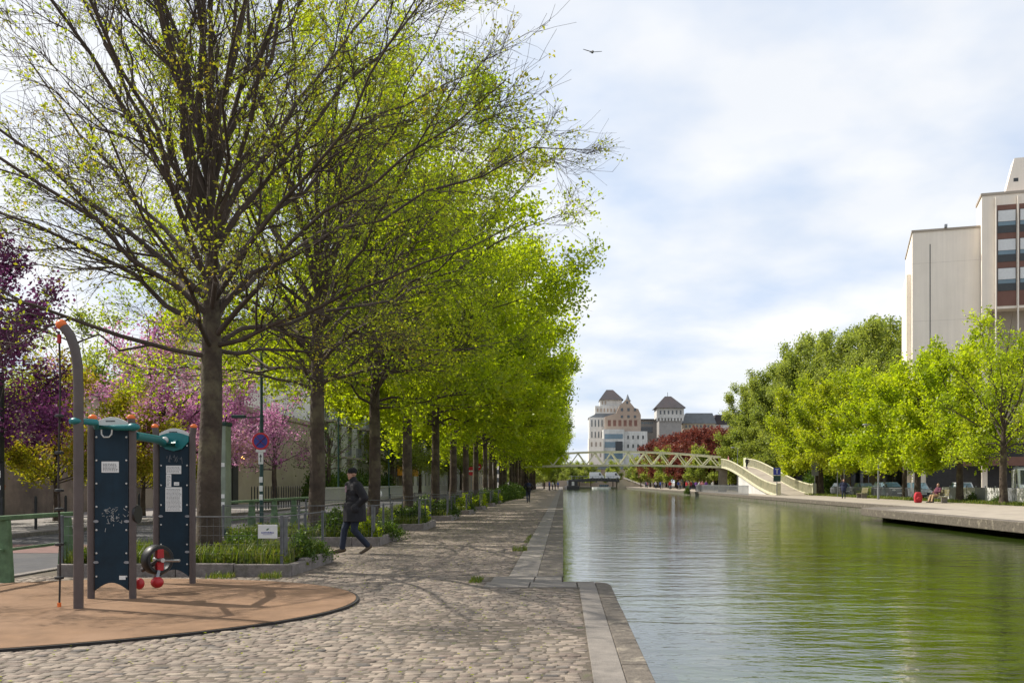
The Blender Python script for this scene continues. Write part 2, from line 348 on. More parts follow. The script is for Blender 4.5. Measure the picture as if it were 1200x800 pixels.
# cobbles as real setts
def setts(x0, x1, y0, y1, lx=.15, ly=.085, keep=None):
    rows = int((y1-y0)/ly); P = []
    for r in range(rows):
        y = y0+(r+.5)*ly; x = x0+rng.uniform(0, lx)
        while x < x1:
            wdt = lx*rng.uniform(.62, 1.25)
            P.append((x+wdt/2, y+rng.normal(0, .006), wdt/2-.006, ly/2-.005)); x += wdt
    P = np.array(P); P = P[(P[:, 0]+P[:, 2] < x1+.0)]
    if keep is not None: P = P[keep(P[:, 0], P[:, 1])]
    n = len(P); z = rng.normal(0, .0022, n)-.004+-.003+.004*np.sin(P[:, 0]*1.1+.6*P[:, 1])*np.sin(P[:, 1]*.8)
    V = np.zeros((n, 12, 3)); tilt = rng.normal(0, .016, (n, 2)); sk = rng.normal(0, .05, n)
    for lv, (ins, dz) in enumerate(((0, -.035), (.002, -.005), (.010, 0))):
        for k, (a, b) in enumerate(((-1,-1),(1,-1),(1,1),(-1,1))):
            hx = np.maximum(P[:, 2]-ins*rng.uniform(.6, 1.5, n), .01); hy = np.maximum(P[:, 3]-ins*rng.uniform(.6, 1.5, n), .01)
            dx = a*hx; dy = b*hy+a*hx*sk
            V[:, lv*4+k, 0] = P[:, 0]+dx; V[:, lv*4+k, 1] = P[:, 1]+dy
            V[:, lv*4+k, 2] = z+dz+(tilt[:, 0]*dx+tilt[:, 1]*dy)
    fs = [(8,9,10,11)]+[(l*4+k, l*4+(k+1) % 4, (l+1)*4+(k+1) % 4, (l+1)*4+k) for l in (0, 1) for k in range(4)]
    F = (np.arange(n)[:, None, None]*12+np.array(fs)[None]).reshape(-1, 4)
    rnd = np.clip(rng.normal(.5, .22, n), 0, 1)
    return V.reshape(-1, 3), F, np.repeat(rnd, 9)
MATC = (-6.1, 11.25)
def mat_r(a): return 3.3+.16*math.sin(2*a+.6)+.10*math.sin(3*a+1.2)
def keep_near(x, y):
    a = np.arctan2(y-MATC[1], x-MATC[0]); d = np.hypot(x-MATC[0], y-MATC[1]); rr = 3.3+.16*np.sin(2*a+.6)+.10*np.sin(3*a+1.2)
    k = (d > rr-.12) & ~((x > -1.2) & (y > 13.42) & (y < 15.0))
    for i in range(8):
        by = 15+7.2*i; k &= ~((x < -4.35) & (y > by+.1) & (y < by+3.0))
    return k & (x > -8.55)
A = setts(-8.7, .24, 5.5, 14.6, keep=keep_near); B = setts(-8.6, -.86, 14.6, 52, keep=keep_near)
V = np.concatenate([A[0], B[0]]); F = np.concatenate([A[1], B[1]+len(A[0])]); rn = np.concatenate([A[2], B[2]])
struct(link('quay_cobbles', npmesh('quay_cobbles', V, F, M['cobble'], rn)))
j = MB(); quad(j, -8.7, .24, -20, 13.5, -.0115); quad(j, -8.7, -.86, 13.5, 52, -.0115); struct(j.build('cobble_joints', M['joint']))
j = MB(); quad(j, -8.7, -.86, 52, END, -.008); struct(j.build('far_cobbles', M['cobble_far']))
# coping: smooth band and rough edge stones, blocks with joints
cb = MB(); eb = MB()
y = -18.0
while y < 13.3:
    l_ = min(rng.uniform(1.1, 1.5), 13.45-y); cb.box(.23, .476, y+.0025, y+l_-.0025, -.05, .004); y += l_
y = -18.0
while y < 13.0:
    l_ = min(rng.uniform(.8, 1.3), 13.25-y); eb.box(.479, .70, y+.004, y+l_-.004, -.30, .001+rng.normal(0, .003)); y += l_
for (x0, x1) in ((-1.15, -.5), (-.49, .2), (.21, .475)): cb.box(x0+.004, x1-.004, 13.46, 14.12, -.05, .003)
for (x0, x1) in ((-1.1, -.45), (-.44, -.02)): cb.box(x0+.004, x1-.004, 14.13, 15.0, -.05, .002)
# rounded end stone
poly = [(.478, 13.26), (.70, 13.26), (.70, 13.75), (.66, 14.0), (.55, 14.16), (.478, 14.2)]
eb.prism(poly, .30, 'z', -.30)
eb.box(-.02, .474, 14.125, 14.22, -.30, 0.0)
y = 15.01
while y < 90:
    l_ = rng.uniform(1.0, 1.6); cb.box(-.87, -.42, y+.003, y+l_-.003, -.05, .003); eb.box(-.417, .0, y+.005, y+l_-.005, -.30, rng.normal(0, .004)); y += l_
cb.box(-.87, -.42, y, END, -.05, .003); eb.box(-.415, 0, y, END, -.3, 0)
struct(cb.build('quay_coping', M['concrete'], bevel=.006)); struct(eb.build('quay_edge', M['edge_stone'], bevel=.014))
# right bank
q = MB(); quad(q, QW+.35, 29.2, -60, END, -.006); struct(q.build('far_quay', M['quay_pale']))
q = MB(); q.box(QW, QW+.36, 57.2, END, -.32, .02); struct(q.build('far_quay_edge', M['edge_stone'], bevel=.03))
q = MB(); q.prism([(17.1, -60), (21.6, -60), (21.6, 57.3), (19.0, 57.0), (17.3, 54.5), (17.1, 52)], .42, 'z', -.40); q.box(19.2, 21.5, -60, 56.5, -2, -.404)
struct(q.build('landing_slab', M['edge_stone'], bevel=.03))
q = MB(); quad(q, 17.7, 21.5, -60, 51.5, .024); struct(q.build('landing_paving', M['quay_pale']))
q = MB(); quad(q, 29.2, 31.6, -60, END, -.002); struct(q.build('far_verge', M['dirt']))
q = MB(); quad(q, 31.6, 39.5, -60, END, .002); struct(q.build('far_road', M['asphalt']))
# left street
q = MB(); quad(q, -15.0, -8.9, -60, END, -.02); struct(q.build('road', M['asphalt']))
q = MB(); quad(q, -15.0, -8.9, 20.2, 23.0, -.015); struct(q.build('raised_crossing', M['red_road']))
q = MB(); q.box(-8.9, -8.72, -60, END, -.1, .02); q.box(-15.2, -15.0, -60, END, -.1, .10); struct(q.build('kerb', M['kerb'], bevel=.015))
q = MB(); q.box(-23, -15.2, -60, END, -.1, .09); struct(q.build('pavement', M['pavement']))
# rubber mat
def mat_ring(dr, k=96): return [(MATC[0]+(mat_r(a)+dr)*math.cos(a), MATC[1]+(mat_r(a)+dr)*math.sin(a)) for a in [2*math.pi*i/k for i in range(k)]]
q = MB(); q.prism(mat_ring(.035), .05, 'z', -.03); o = q.build('rubber_rim', M['black_edge']); struct(o)
q = MB(); q.prism(mat_ring(0), .056, 'z', -.03); o = q.build('rubber_surface', M['mat']); struct(o)
# ------------------------------------------------------------------ trees
def tubes_np(P, Rr, n=4):
    B, m, _ = P.shape
    T = np.empty_like(P); T[:, 1:-1] = P[:, 2:]-P[:, :-2]; T[:, 0] = P[:, 1]-P[:, 0]; T[:, -1] = P[:, -1]-P[:, -2]
    T /= np.linalg.norm(T, axis=2, keepdims=True)+1e-9
    ref = np.where(np.abs(T[:, :1, 2:3]) < .8, np.array([0, 0, 1.]), np.array([1., 0, 0]))
    U = np.cross(T, np.broadcast_to(ref, T.shape)); U /= np.linalg.norm(U, axis=2, keepdims=True)+1e-9
    W = np.cross(T, U)
    a = np.arange(n)*2*np.pi/n
    V = P[:, :, None]+(U[:, :, None]*np.cos(a)[None, None, :, None]+W[:, :, None]*np.sin(a)[None, None, :, None])*Rr[:, :, None, None]
    i = np.arange(m-1)[:, None]; k = np.arange(n)[None]
    f = np.stack([i*n+k, i*n+(k+1) % n, (i+1)*n+(k+1) % n, (i+1)*n+k], -1).reshape(-1, 4)
    F = (np.arange(B)[:, None, None]*(m*n)+f[None]).reshape(-1, 4)
    return V.reshape(-1, 3), F
def unit(v): return v/(np.linalg.norm(v, axis=-1, keepdims=True)+1e-9)
def spawn(r, P, Rr, k, t0, t1, spread, length, m, up=.1, curl=.15, rscale=.55, rmin=.004, env=None):
    B, mm, _ = P.shape
    idx = np.repeat(np.arange(B), k); t = r.uniform(t0, t1, len(idx)); f = t*(mm-1); i = np.minimum(f.astype(int), mm-2); u = (f-i)[:, None]
    p = P[idx, i]*(1-u)+P[idx, i+1]*u; tan = unit(P[idx, i+1]-P[idx, i]); rad = Rr[idx, i]*(1-u[:, 0])+Rr[idx, i+1]*u[:, 0]
    rv = unit(np.cross(tan, r.normal(size=tan.shape)))
    d = unit(tan+rv*(spread*r.uniform(.6, 1.3, (len(idx), 1)))+np.array([0, 0, up]))
    Ln = length(r, t, len(idx))
    s = np.linspace(0, 1, m)
    bend = unit(r.normal(size=d.shape))*curl+np.array([0, 0, up*.6])
    Q = p[:, None]+d[:, None]*(s[None, :, None]*Ln[:, None, None])+bend[:, None]*((s**2)[None, :, None]*Ln[:, None, None])
    Q[:, 1:] += r.normal(size=Q[:, 1:].shape)*(.03*Ln[:, None, None])
    if env is not None:
        ok = env(Q[:, -1]); 
        sc = np.where(ok, 1, .55)[:, None, None]; Q = p[:, None]+(Q-p[:, None])*sc
    r0 = np.maximum(rad*rscale, rmin); RR = r0[:, None]*(1-.75*s[None])
    return Q, np.maximum(RR, rmin*.6)
def leaves_np(r, C, n, spread, size, crnd=None, upbias=.5, asp=.6):
    """n leaves round each centre C"""
    B = len(C)
    c = np.repeat(C, n, 0)+r.normal(size=(B*n, 3))*spread
    nrm = unit(r.normal(size=(B*n, 3))+np.array([0, 0, upbias])); u = unit(np.cross(nrm, r.normal(size=(B*n, 3)))); v = np.cross(nrm, u)
    s = (size*r.uniform(.6, 1.35, B*n))[:, None]
    fold = nrm*s*.14
    V = np.stack([c-u*s*.5, c+v*s*asp*.5+fold, c+u*s*.5-fold*.6, c-v*s*asp*.5+fold], 1).reshape(-1, 3)
    F = np.arange(B*n*4).reshape(-1, 4)
    cr = np.repeat(r.uniform(0, 1, B) if crnd is None else crnd, n)
    return V, F, np.clip(.6*cr+.4*r.uniform(0, 1, B*n), 0, 1)
def make_tree(seed, H, Rad, zb, r0, leafmat, bark='bark', limbs=16, k2=7, k3=7, k4=0, leaf_n=6, leaf_frac=1.0, leaf_size=.2, zmax=.5, lean=0.0, extra_shell=0,
              leaf_spread=.22, low=8, pw=2.3, trunk_n=14, cl=0, limb_r=.36, tw=1.0, upw=.14):
    """returns (trunk mesh, branches mesh, crown mesh); crown envelope: widest at zmax of its height, from zb-ish to H"""
    r = np.random.default_rng(seed)
    zc = zb+(H-zb)*zmax; zlo = zb-.9
    def envr(z):
        q = np.where(z > zc, (z-zc)/(H-zc), (zc-z)/(zc-zlo+1.4)); return Rad*np.sqrt(np.clip(1-np.abs(q)**pw, 0, 1))
    def env(p): return np.hypot(p[:, 0], p[:, 1]) < envr(p[:, 2])*1.06
    # trunk
    tz = np.concatenate([[0, .12, .35, .8], np.linspace(1.6, zb+(H-zb)*.5, 9)])
    wob = np.cumsum(r.normal(size=(len(tz), 2))*.016*np.sqrt(r0/.25), 0); wob[:4] *= .2
    tp = np.column_stack([wob, tz]); tr = r0*np.interp(tz, [0, .12, .35, .9, zb-.3, zb+.5, zb+2, tz[-1]], [1.5, 1.32, 1.14, 1.02, .86, .72, .40, .14])
    TV, TF = tubes_np(tp[None], tr[None], trunk_n)
    # limbs
    li = np.arange(limbs); th = R(low)+(R(80)-R(low))*(li/(limbs-1))**1.05; az = li*2.39996+r.uniform(-.3, .3, limbs)+r.uniform(0, 6)
    zs = zb-.35+(zb*.10+(H-zb)*.22)*(li/(limbs-1))**1.3+r.uniform(-.12, .12, limbs)
    D = np.column_stack([np.cos(az)*np.cos(th), np.sin(az)*np.cos(th), np.sin(th)])
    p0 = np.column_stack([np.interp(zs, tz, tp[:, 0]), np.interp(zs, tz, tp[:, 1]), zs])
    ln = np.full(limbs, .5)
    for it in range(60):
        e = p0+D*(ln+.25)[:, None]; ok = env(e) & (e[:, 2] < H); ln = np.where(ok, ln+.25, ln)
    ln *= r.uniform(.86, 1.0, limbs)
    e = p0+D*ln[:, None]; d0 = unit(D+np.array([0, 0, .34])*r.uniform(-.4, 1.6, (limbs, 1)))
    c = p0+d0*(ln*.45)[:, None]; s = np.linspace(0, 1, 9)[None, :, None]
    LP = p0[:, None]*(1-s)**2+2*c[:, None]*s*(1-s)+e[:, None]*s**2
    LP[:, 1:] += r.normal(size=LP[:, 1:].shape)*(.011*ln[:, None, None])
    lr = np.maximum(r0*limb_r*(ln/ln.max())**.6, .025)[:, None]*(1-.86*np.linspace(0, 1, 9)[None]**.8)
    LV, LF = tubes_np(LP, lr, 7)
    Q2, R2 = spawn(r, LP, lr, k2, .15, .97, .62, lambda r, t, n: (.30+.9*(1-t))*r.uniform(.45, 1.0, n)*Rad*.42*tw, 6, upw, .12, .55, .008, env)
    Q3, R3 = spawn(r, Q2, R2, k3, .15, 1.0, .7, lambda r, t, n: r.uniform(.35, 1.05, n)*Rad*.155*tw, 4, upw, .18, .6, .005, env)
    parts = [(LV, LF), tubes_np(Q2, R2, 4), tubes_np(Q3, R3, 3)]
    tips = Q3
    if k4:
        Q4, R4 = spawn(r, Q3, R3, k4, .25, 1.0, .75, lambda r, t, n: r.uniform(.35, 1.0, n)*.6*tw, 3, upw+.04, .18, .6, .004)
        parts.append(tubes_np(Q4, R4, 3)); tips = np.concatenate([Q4[:, [0, 1, 2]], Q3[:, [0, 2, 3]]])
    BV = []; BF = []; off = 0
    for v, f in parts: BV.append(v); BF.append(f+off); off += len(v)
    BV = np.concatenate(BV); BF = np.concatenate(BF)
    # leaves
    t = r.uniform(.35, 1.05, len(tips)); i = np.minimum((t*(tips.shape[1]-1)).astype(int), tips.shape[1]-2); u = (t*(tips.shape[1]-1)-i)[:, None]
    C = tips[np.arange(len(tips)), i]*(1-u)+tips[np.arange(len(tips)), i+1]*u
    if cl:   # more centres along each twig
        C = np.concatenate([C]+[tips[np.arange(len(tips)), np.minimum(r.integers(0, tips.shape[1], len(tips)), tips.shape[1]-1)] for _ in range(cl)])
    C = C[r.uniform(size=len(C)) < leaf_frac]
    # clump colour from a coarse cell hash, so neighbouring clusters agree
    ph = r.uniform(0, 6, 3)
    cr = .5+.28*np.sin(C[:, 0]*1.3+ph[0])*np.sin(C[:, 1]*1.2+ph[1])+.22*np.sin(C[:, 2]*1.9+ph[2])+r.normal(0, .16, len(C))
    V, F, rn = leaves_np(r, C, leaf_n, leaf_spread, leaf_size, np.clip(cr, 0, 1))
    return (npmesh('trunk', TV, TF, M[bark], smooth=True), npmesh('branches', BV, BF, M['twig'] if bark == 'bark' else M[bark], smooth=True), npmesh('crown', V, F, M[leafmat], rn))
def place_tree(meshes, name, label, cat, loc, rz=0, sc=1, group=None):
    o = thing(name, label, cat, loc, rz, group); o.scale = sc if hasattr(sc, '__len__') else (sc,)*3
    for n_, me in zip(('trunk', 'branches', 'crown'), meshes): link(n_, me, o)
    return o
bare1 = make_tree(14, 17.0, 7.1, 4.1, .20, 'leaf_bud', 'bark', limbs=38, limb_r=.32, pw=1.05, upw=.03, k2=10, k3=10, k4=4, leaf_n=6, leaf_frac=.28, leaf_size=.062, leaf_spread=.065, zmax=.22, low=11, trunk_n=20)
bare2 = make_tree(24, 16.4, 7.1, 4.2, .20, 'leaf_lime', 'bark', limbs=30, limb_r=.34, pw=1.0, upw=.04, k2=10, k3=9, k4=3, leaf_n=7, leaf_frac=.5, leaf_size=.085, leaf_spread=.09, zmax=.27, low=5, trunk_n=18)
half3 = make_tree(31, 16.2, 7.3, 4.3, .20, 'leaf_lime', 'bark', limbs=28, limb_r=.32, pw=1.8, k2=10, k3=9, k4=2, leaf_n=6, leaf_frac=.75, leaf_size=.13, leaf_spread=.16, zmax=.42, low=4, cl=1)
LIME = [make_tree(s, 16.0, 7.3, 4.9, .215, 'leaf_lime', 'bark', limbs=22, k2=8, k3=7, leaf_n=11, leaf_frac=1, leaf_size=.21, leaf_spread=.27, zmax=.42, low=4, cl=2) for s in (41, 42, 43)]
ORD = ['first', 'second', 'third', 'fourth', 'fifth', 'sixth', 'seventh', 'eighth', 'ninth', 'tenth', 'eleventh', 'twelfth']
GR = 'trees in the row along the left quay'
TY = [16.6+7.2*i for i in range(27)]
place_tree(bare1, 'quay_tree', 'big nearly bare budding tree behind the blue fitness panels', 'tree', (-6.26, TY[0], 0), .4, 1, GR)
place_tree(bare2, 'quay_tree', 'sparsely budding tree behind the walking man, second of the quay row', 'tree', (-6.26, TY[1], 0), 2.0, 1, GR)
place_tree(half3, 'quay_tree', 'half leafed tree just right of the walking man, third of the quay row', 'tree', (-6.26, TY[2], 0), 1.1, 1, GR)
for i in range(3, 27):
    lab = f'full lime green tree, {ORD[i]} trunk of the quay row from the fitness panels' if i < 10 else 'lime green tree with dark trunk, merged with its neighbours far down the quay row'
    place_tree(LIME[i % 3], 'quay_tree', lab, 'tree', (-6.26+rng.normal(0, .12), TY[i], 0), rng.uniform(0, 6.28), rng.uniform(.93, 1.04), GR)
# right bank row
RL = [make_tree(s, 13.2, 5.6, 3.6, .27, 'leaf_lime', 'bark', limbs=18, k2=7, k3=7, leaf_n=9, leaf_size=.27, leaf_spread=.32, zmax=.42, low=-4, cl=2) for s in (51, 52)]
RLO = make_tree(53, 13.6, 5.8, 3.4, .27, 'leaf_ochre', 'bark', limbs=20, k2=7, k3=7, leaf_n=9, leaf_size=.25, leaf_spread=.32, zmax=.42, low=-4, cl=2)
RLS = make_tree(54, 13.4, 5.5, 3.6, .25, 'leaf_lime', 'bark', limbs=20, limb_r=.3, pw=1.6, k2=8, k3=7, k4=2, leaf_n=5, leaf_frac=.8, leaf_size=.19, leaf_spread=.2, zmax=.42, low=0)
GF = 'lime trees on the far bank'
for i, (x, y_, s, lab) in enumerate([(29.8, 63.5, 1.02, 'lime green tree in front of the white van on the far bank'),
        (30.2, 71.5, .98, 'lime green tree right of the seated person, its trunk beside the silver car'),
        (29.8, 79, 1.0, 'lime green tree left of the seated person, trunk behind the red bag'),
        (31.5, 86.5, .92, 'lime green tree behind the dark parked cars on the far bank'),
        (32.5, 96, 1.0, 'lime green tree left of the green hedge on the far bank'),
        (31, 104, 1.05, 'yellowish green tree right behind the pedestrian on the far bank'),
        (30.5, 111, 1.08, 'yellowish green tree behind the grey sign board on the far bank'),
        (32.5, 120, 1.05, 'yellowish green tree beside the foot of the bridge ramp'),
        (40, 60, 1.0, 'lime green tree at the right frame edge behind the white van'),
        (38, 118, 1.15, 'tall lime green tree behind the row near the bridge ramp')]):
    place_tree(RLO if lab.startswith('yellowish') else (RLS if i in (0, 3, 8) else RL[i % 2]), 'bank_tree', lab, 'tree', (x, y_, 0), rng.uniform(0, 6.28), s, GF)
TALL = [make_tree(s, 26, 8.5, 6.0, .4, 'leaf_mid', 'bark', limbs=26, k2=9, k3=8, leaf_n=10, leaf_size=.40, leaf_spread=.5, zmax=.55, low=-14, cl=2, pw=3.2) for s in (61,)]
for i, (x, y_, s) in enumerate([(36.5, 166, .86), (40.0, 155, .92), (43.5, 148, 1.0), (48.5, 142, 1.04), (53.5, 150, 1.12), (38.5, 178, .8), (42, 170, .95), (41, 136, .72), (55, 136, 1.0), (36.5, 150, .7), (46, 158, 1.08), (45, 132, .8), (36, 158, .76), (38.5, 146, .8), (41, 158, .98), (50, 138, 1.0), (34.5, 174, .72)]):
    place_tree(TALL[0], 'tall_tree', 'tall olive green tree of the tight grove beyond the bridge ramp', 'tree', (x, y_, 0), rng.uniform(0, 6.28), s, 'tall grove behind the far bank trees')
REDT = make_tree(71, 12.5, 5.6, 3.2, .25, 'leaf_red', 'bark', limbs=16, k2=7, k3=6, leaf_n=8, leaf_size=.42, leaf_spread=.4, zmax=.45, low=0, cl=1)
GRNT = make_tree(72, 11.5, 4.6, 2.6, .22, 'leaf_mid', 'bark', limbs=14, k2=6, k3=6, leaf_n=8, leaf_size=.42, leaf_spread=.4, zmax=.45, low=0, cl=1)
for i, (x, y_, s) in enumerate([(30.5, 188, .98), (29.5, 203, 1.1), (29.0, 216, 1.1), (28.2, 231, 1.12), (28, 248, 1.12), (27.5, 268, 1.1), (34, 196, 1.05), (35, 214, 1.15), (35, 236, 1.2), (27.5, 284, 1.05), (33, 255, 1.2), (33, 275, 1.2), (28.0, 302, 1.0), (33, 300, 1.1)]):
    place_tree(REDT, 'red_tree', 'dark red leaved tree of the clump behind the footbridge', 'tree', (x, y_, 0), rng.uniform(0, 6.28), s, 'red leaved trees behind the footbridge')
for i, (x, y_, s) in enumerate([(25.6, 225, .95), (27.0, 185, .8), (26.3, 262, 1.0), (24.8, 300, .85), (31.5, 178, .8)]):
    place_tree(GRNT, 'green_tree', 'green tree standing among the red leaved trees', 'tree', (x, y_, 0), rng.uniform(0, 6.28), s, 'green trees among the red ones')
# left street trees
JP = make_tree(81, 8.2, 4.0, 2.4, .16, 'leaf_pink', 'bark', limbs=16, k2=7, k3=6, leaf_n=12, leaf_size=.12, leaf_spread=.2, zmax=.5, low=5, cl=1)
JD = make_tree(82, 9.5, 3.6, 2.8, .17, 'leaf_purple', 'bark', limbs=16, k2=7, k3=6, leaf_n=12, leaf_size=.13, leaf_spread=.2, zmax=.5, low=5, cl=1)
JY = make_tree(83, 6.4, 2.7, 1.6, .11, 'leaf_yellow', 'bark', limbs=14, k2=6, k3=6, leaf_n=12, leaf_size=.13, leaf_spread=.2, zmax=.5, low=5, cl=1)
DK = make_tree(84, 6.8, 3.0, 2.4, .15, 'leaf_dark', 'bark', limbs=14, k2=7, k3=6, leaf_n=3, leaf_frac=.7, leaf_size=.13, leaf_spread=.2, zmax=.5, low=5)
DKP = (DK[0], DK[1], make_tree(85, 6.8, 3.0, 2.4, .15, 'leaf_purple', 'bark', limbs=14, k2=7, k3=6, leaf_n=4, leaf_frac=.5, leaf_size=.12, leaf_spread=.2, zmax=.5, low=5)[2])
BGT = make_tree(86, 11, 4.4, 3.2, .2, 'leaf_mid', 'bark', limbs=16, k2=7, k3=6, leaf_n=9, leaf_size=.2, leaf_spread=.3, zmax=.5, low=2, cl=1)
place_tree(JD, 'judas_tree', 'dark purple blossom tree at the left frame edge across the street', 'tree', (-17.4, 27, .09), .5, 1.0)
place_tree(JD, 'judas_tree', 'dark purple blossom tree further left, behind the black pole', 'tree', (-20.4, 31, .09), 2.5, 1.05)
place_tree(JP, 'judas_tree', 'bright pink blossom tree behind the fitness panels across the street', 'tree', (-17.2, 40, .09), .2, (1.2, 1.2, 1.1))
place_tree(JP, 'judas_tree', 'smaller pink blossom tree just left of the first trunk', 'tree', (-17.3, 48, .09), 3.2, 1.05)
place_tree(JY, 'street_tree', 'low yellow green tree with pinkish leaves behind the climbing rope', 'tree', (-18.6, 34.5, .09), 1.2, 1.0)
place_tree(JY, 'street_tree', 'yellow green bushy tree showing between the two fitness panels', 'tree', (-16.8, 37.5, .09), 3.0, .85)
place_tree(DKP, 'street_tree', 'small dark tree with thin purple leaves behind the no stopping sign', 'tree', (-17.8, 58, .09), 1.2, 1.05)
place_tree(DK, 'street_tree', 'small dark green tree before the white apartment house', 'tree', (-17.5, 70, .09), 2.2, 1.1)
for i, (x, y_, s) in enumerate([(-17.5, 96, 1), (-18, 118, 1), (-17, 140, 1), (-18, 165, 1), (-19, 190, 1.1), (-34, 50, 1.1), (-33, 66, 1.2)]):
    place_tree(BGT, 'street_tree', 'mid green tree on the street side seen between the quay trunks' if i < 5 else 'tall green tree rising over the garden wall across the street', 'tree', (x, y_, .05), i*1.1, s, 'green trees across the street')
for i, (x, y_, s) in enumerate([(-4.5, 222, .75), (-7, 234, .9), (-8, 262, 1), (-12, 250, 1), (-9, 300, 1)]):
    place_tree(GRNT, 'green_tree', 'green tree beyond the end of the left quay row', 'tree', (x, y_, 0), i, s, 'green trees at the end of the left quay')
# ------------------------------------------------------------------ planter beds with fences
FL = 3.0; BX0, BX1 = -8.1, -4.38
wire_me = None
def wire_panel(L_, h=.74, x=True):
    V = []; P = []
    n = int(L_/.10)
    for i in range(n+1): P.append([(i*L_/n, 0, 0), (i*L_/n, 0, h)])
    for k in range(6): P.append([(0, 0, h*k/5), (L_, 0, h*k/5)])
    P = np.array(P, float); v, f = tubes_np(P, np.full(P.shape[:2], .0021), 3)
    return npmesh('wire_mesh', v, f, M['wire'])
wp_side = wire_panel(2.8); wp_front = wire_panel(BX1-BX0-.05)
rail_side = MB().tube([(0, 0, 0), (2.8, 0, 0)], .011, 6); rail_front = MB().tube([(0, 0, 0), (BX1-BX0-.05, 0, 0)], .011, 6)
bed0 = fence0 = None
FIRSTBED = 'first planter bed beside the fitness mat'
def make_bed(i):
    y0 = 15+7.2*i
    lab = ('granite edged planter bed beside the orange fitness mat', 'granite edged planter bed right behind the walking man')[i] if i < 2 else f'{ORD[i]} granite edged planter bed from the fitness mat along the tree row'
    b = thing('planter_bed', lab, 'planter', (0, y0, 0), 0, 'planter beds round the quay trees')
    x = BX0
    while x < BX1-.3:
        l_ = min(rng.uniform(.9, 1.3), BX1-x)
        if BX1-x-l_ < .4: l_ = BX1-x
        MB().box(x+.004, x+l_-.004, 0, .14, -.05, .20+rng.normal(0, .006)).build('kerb_stone', M['kerb'], b, bevel=.015); x += l_
    for (a, c) in ((.145, .95), (.96, 1.8), (1.81, 2.78)):
        MB().box(BX1-.13, BX1+rng.normal(0, .01), a, c, -.05, .20+rng.normal(0, .012)).build('kerb_stone', M['kerb'], b, bevel=.015)
    MB().box(BX0, BX1, 2.79, 2.92, -.05, .2).build('kerb_stone', M['kerb'], b, bevel=.015)
    s = MB(); quad(s, BX0, BX1-.12, .12, 2.8, .13); s.build('soil', M['soil'], b)
    lf = ('low wire fence of the first bed carrying the small white sign', 'low wire fence of the bed right behind the walking man')[i] if i < 2 else f'low wire fence round the {ORD[i]} planter bed from the fitness mat'
    f = thing('wire_fence', lf, 'fence', (0, y0, 0), 0, 'low fences round the planter beds')
    def add(me, nm, loc, rz):
        o = link(nm, me, f); o.location = loc; o.rotation_euler = (0, 0, rz)
    add(wp_front, 'wire_mesh', (BX0, .17, .2), 0); add(wp_side, 'wire_mesh', (BX1-.17, .17, .2), R(90))
    for (mb, loc, rz) in ((rail_front, (BX0, .17, .945), 0), (rail_side, (BX1-.17, .17, .945), R(90))):
        o = mb.build('top_rail', M['fence_grey'], f); o.location = loc; o.rotation_euler = (0, 0, rz)
    for (px, py) in ((BX0, .17), (BX0+1.8, .17), (BX1-.17, .17), (BX1-.17, 1.55), (BX1-.17, 2.75)):
        MB().box(px-.022, px+.022, py-.022, py+.022, .1, .97).build('post', M['fence_grey'], f, bevel=.006)
    MB().box(BX1-.16, BX1-.145, .22, .42, .3, .92).build('end_plate', M['fence_grey'], f)
    return b, f
for i in range(8): 
    bd, fn = make_bed(i)
    if i == 0:
        s = MB().box(BX1-.53, BX1-.22, .10, .112, .60, .82).build('sign_plate', M['sign_white'], fn, bevel=.004)
        mk = MB(); mk.prism([(-.02, -.012), (.0, -.014), (.025, .012), (.03, .02), (.005, .016), (-.015, .004)], .004, 'y', .095)
        mk.build('leaf_mark', M['leaf_ink'], s).location = (BX1-.375, 0, .745)
        mk = MB(); x = BX1-.475
        while x < BX1-.28: l_ = random.uniform(.008, .02); mk.box(x, x+l_, .096, .0995, .685, .700+random.uniform(0, .008)); x += l_+.006
        mk.box(BX1-.45, BX1-.30, .096, .0995, .662, .667); mk.build('lettering', M['sign_blue'], s)
# grass and shrubs in beds
def blades(n, xr, yf, h, seed, wdt=.012, z0=.13):
    r = np.random.default_rng(seed); x = r.uniform(*xr, n); yy = yf(r, n); hh = h*r.uniform(.4, 1.25, n); a = r.uniform(0, 6.28, n); ln = r.uniform(.1, .6, n)*hh
    b = np.column_stack([x, yy, np.full(n, z0)]); d = np.column_stack([np.cos(a), np.sin(a), np.zeros(n)]); s = np.column_stack([-np.sin(a), np.cos(a), np.zeros(n)])*wdt
    t = b+d*ln[:, None]+np.array([0, 0, 1])*hh[:, None]; m_ = b+d*(ln*.3)[:, None]+np.array([0, 0, .6])*hh[:, None]
    V = np.stack([b-s, b+s, m_+s*.8, m_-s*.8, m_-s*.8, m_+s*.8, t+s*.1, t-s*.1], 1).reshape(-1, 3)
    F = (np.arange(n)[:, None, None]*8+np.array([[0,1,2,3],[4,5,6,7]])[None]).reshape(-1, 4); rn = np.repeat(r.uniform(0, 1, n), 2)
    return V, F, rn
GV = []; GF_ = []; GRN = []; off = 0
for i in range(8):
    y0 = 15+7.2*i
    v, f, r_ = blades(5200 if i < 3 else 2500, (BX0+.05, BX1-.14), lambda r, n: y0+.15+(r.uniform(0, 1, n)**1.3)*2.6, .26 if i else .30, 100+i, .011 if i < 2 else .016)
    GV.append(v); GF_.append(f+off); GRN.append(r_); off += len(v)
    r = np.random.default_rng(300+i)
    nc = 420
    C = np.column_stack([r.uniform(BX0, BX1-.16, nc), y0+.2+r.uniform(0, 1, nc)*2.5, .15+r.uniform(.02, .2, nc)])
    v, f, r_ = leaves_np(r, C, 8, .06, .09); GV.append(v); GF_.append(f+off); GRN.append(r_); off += len(v)
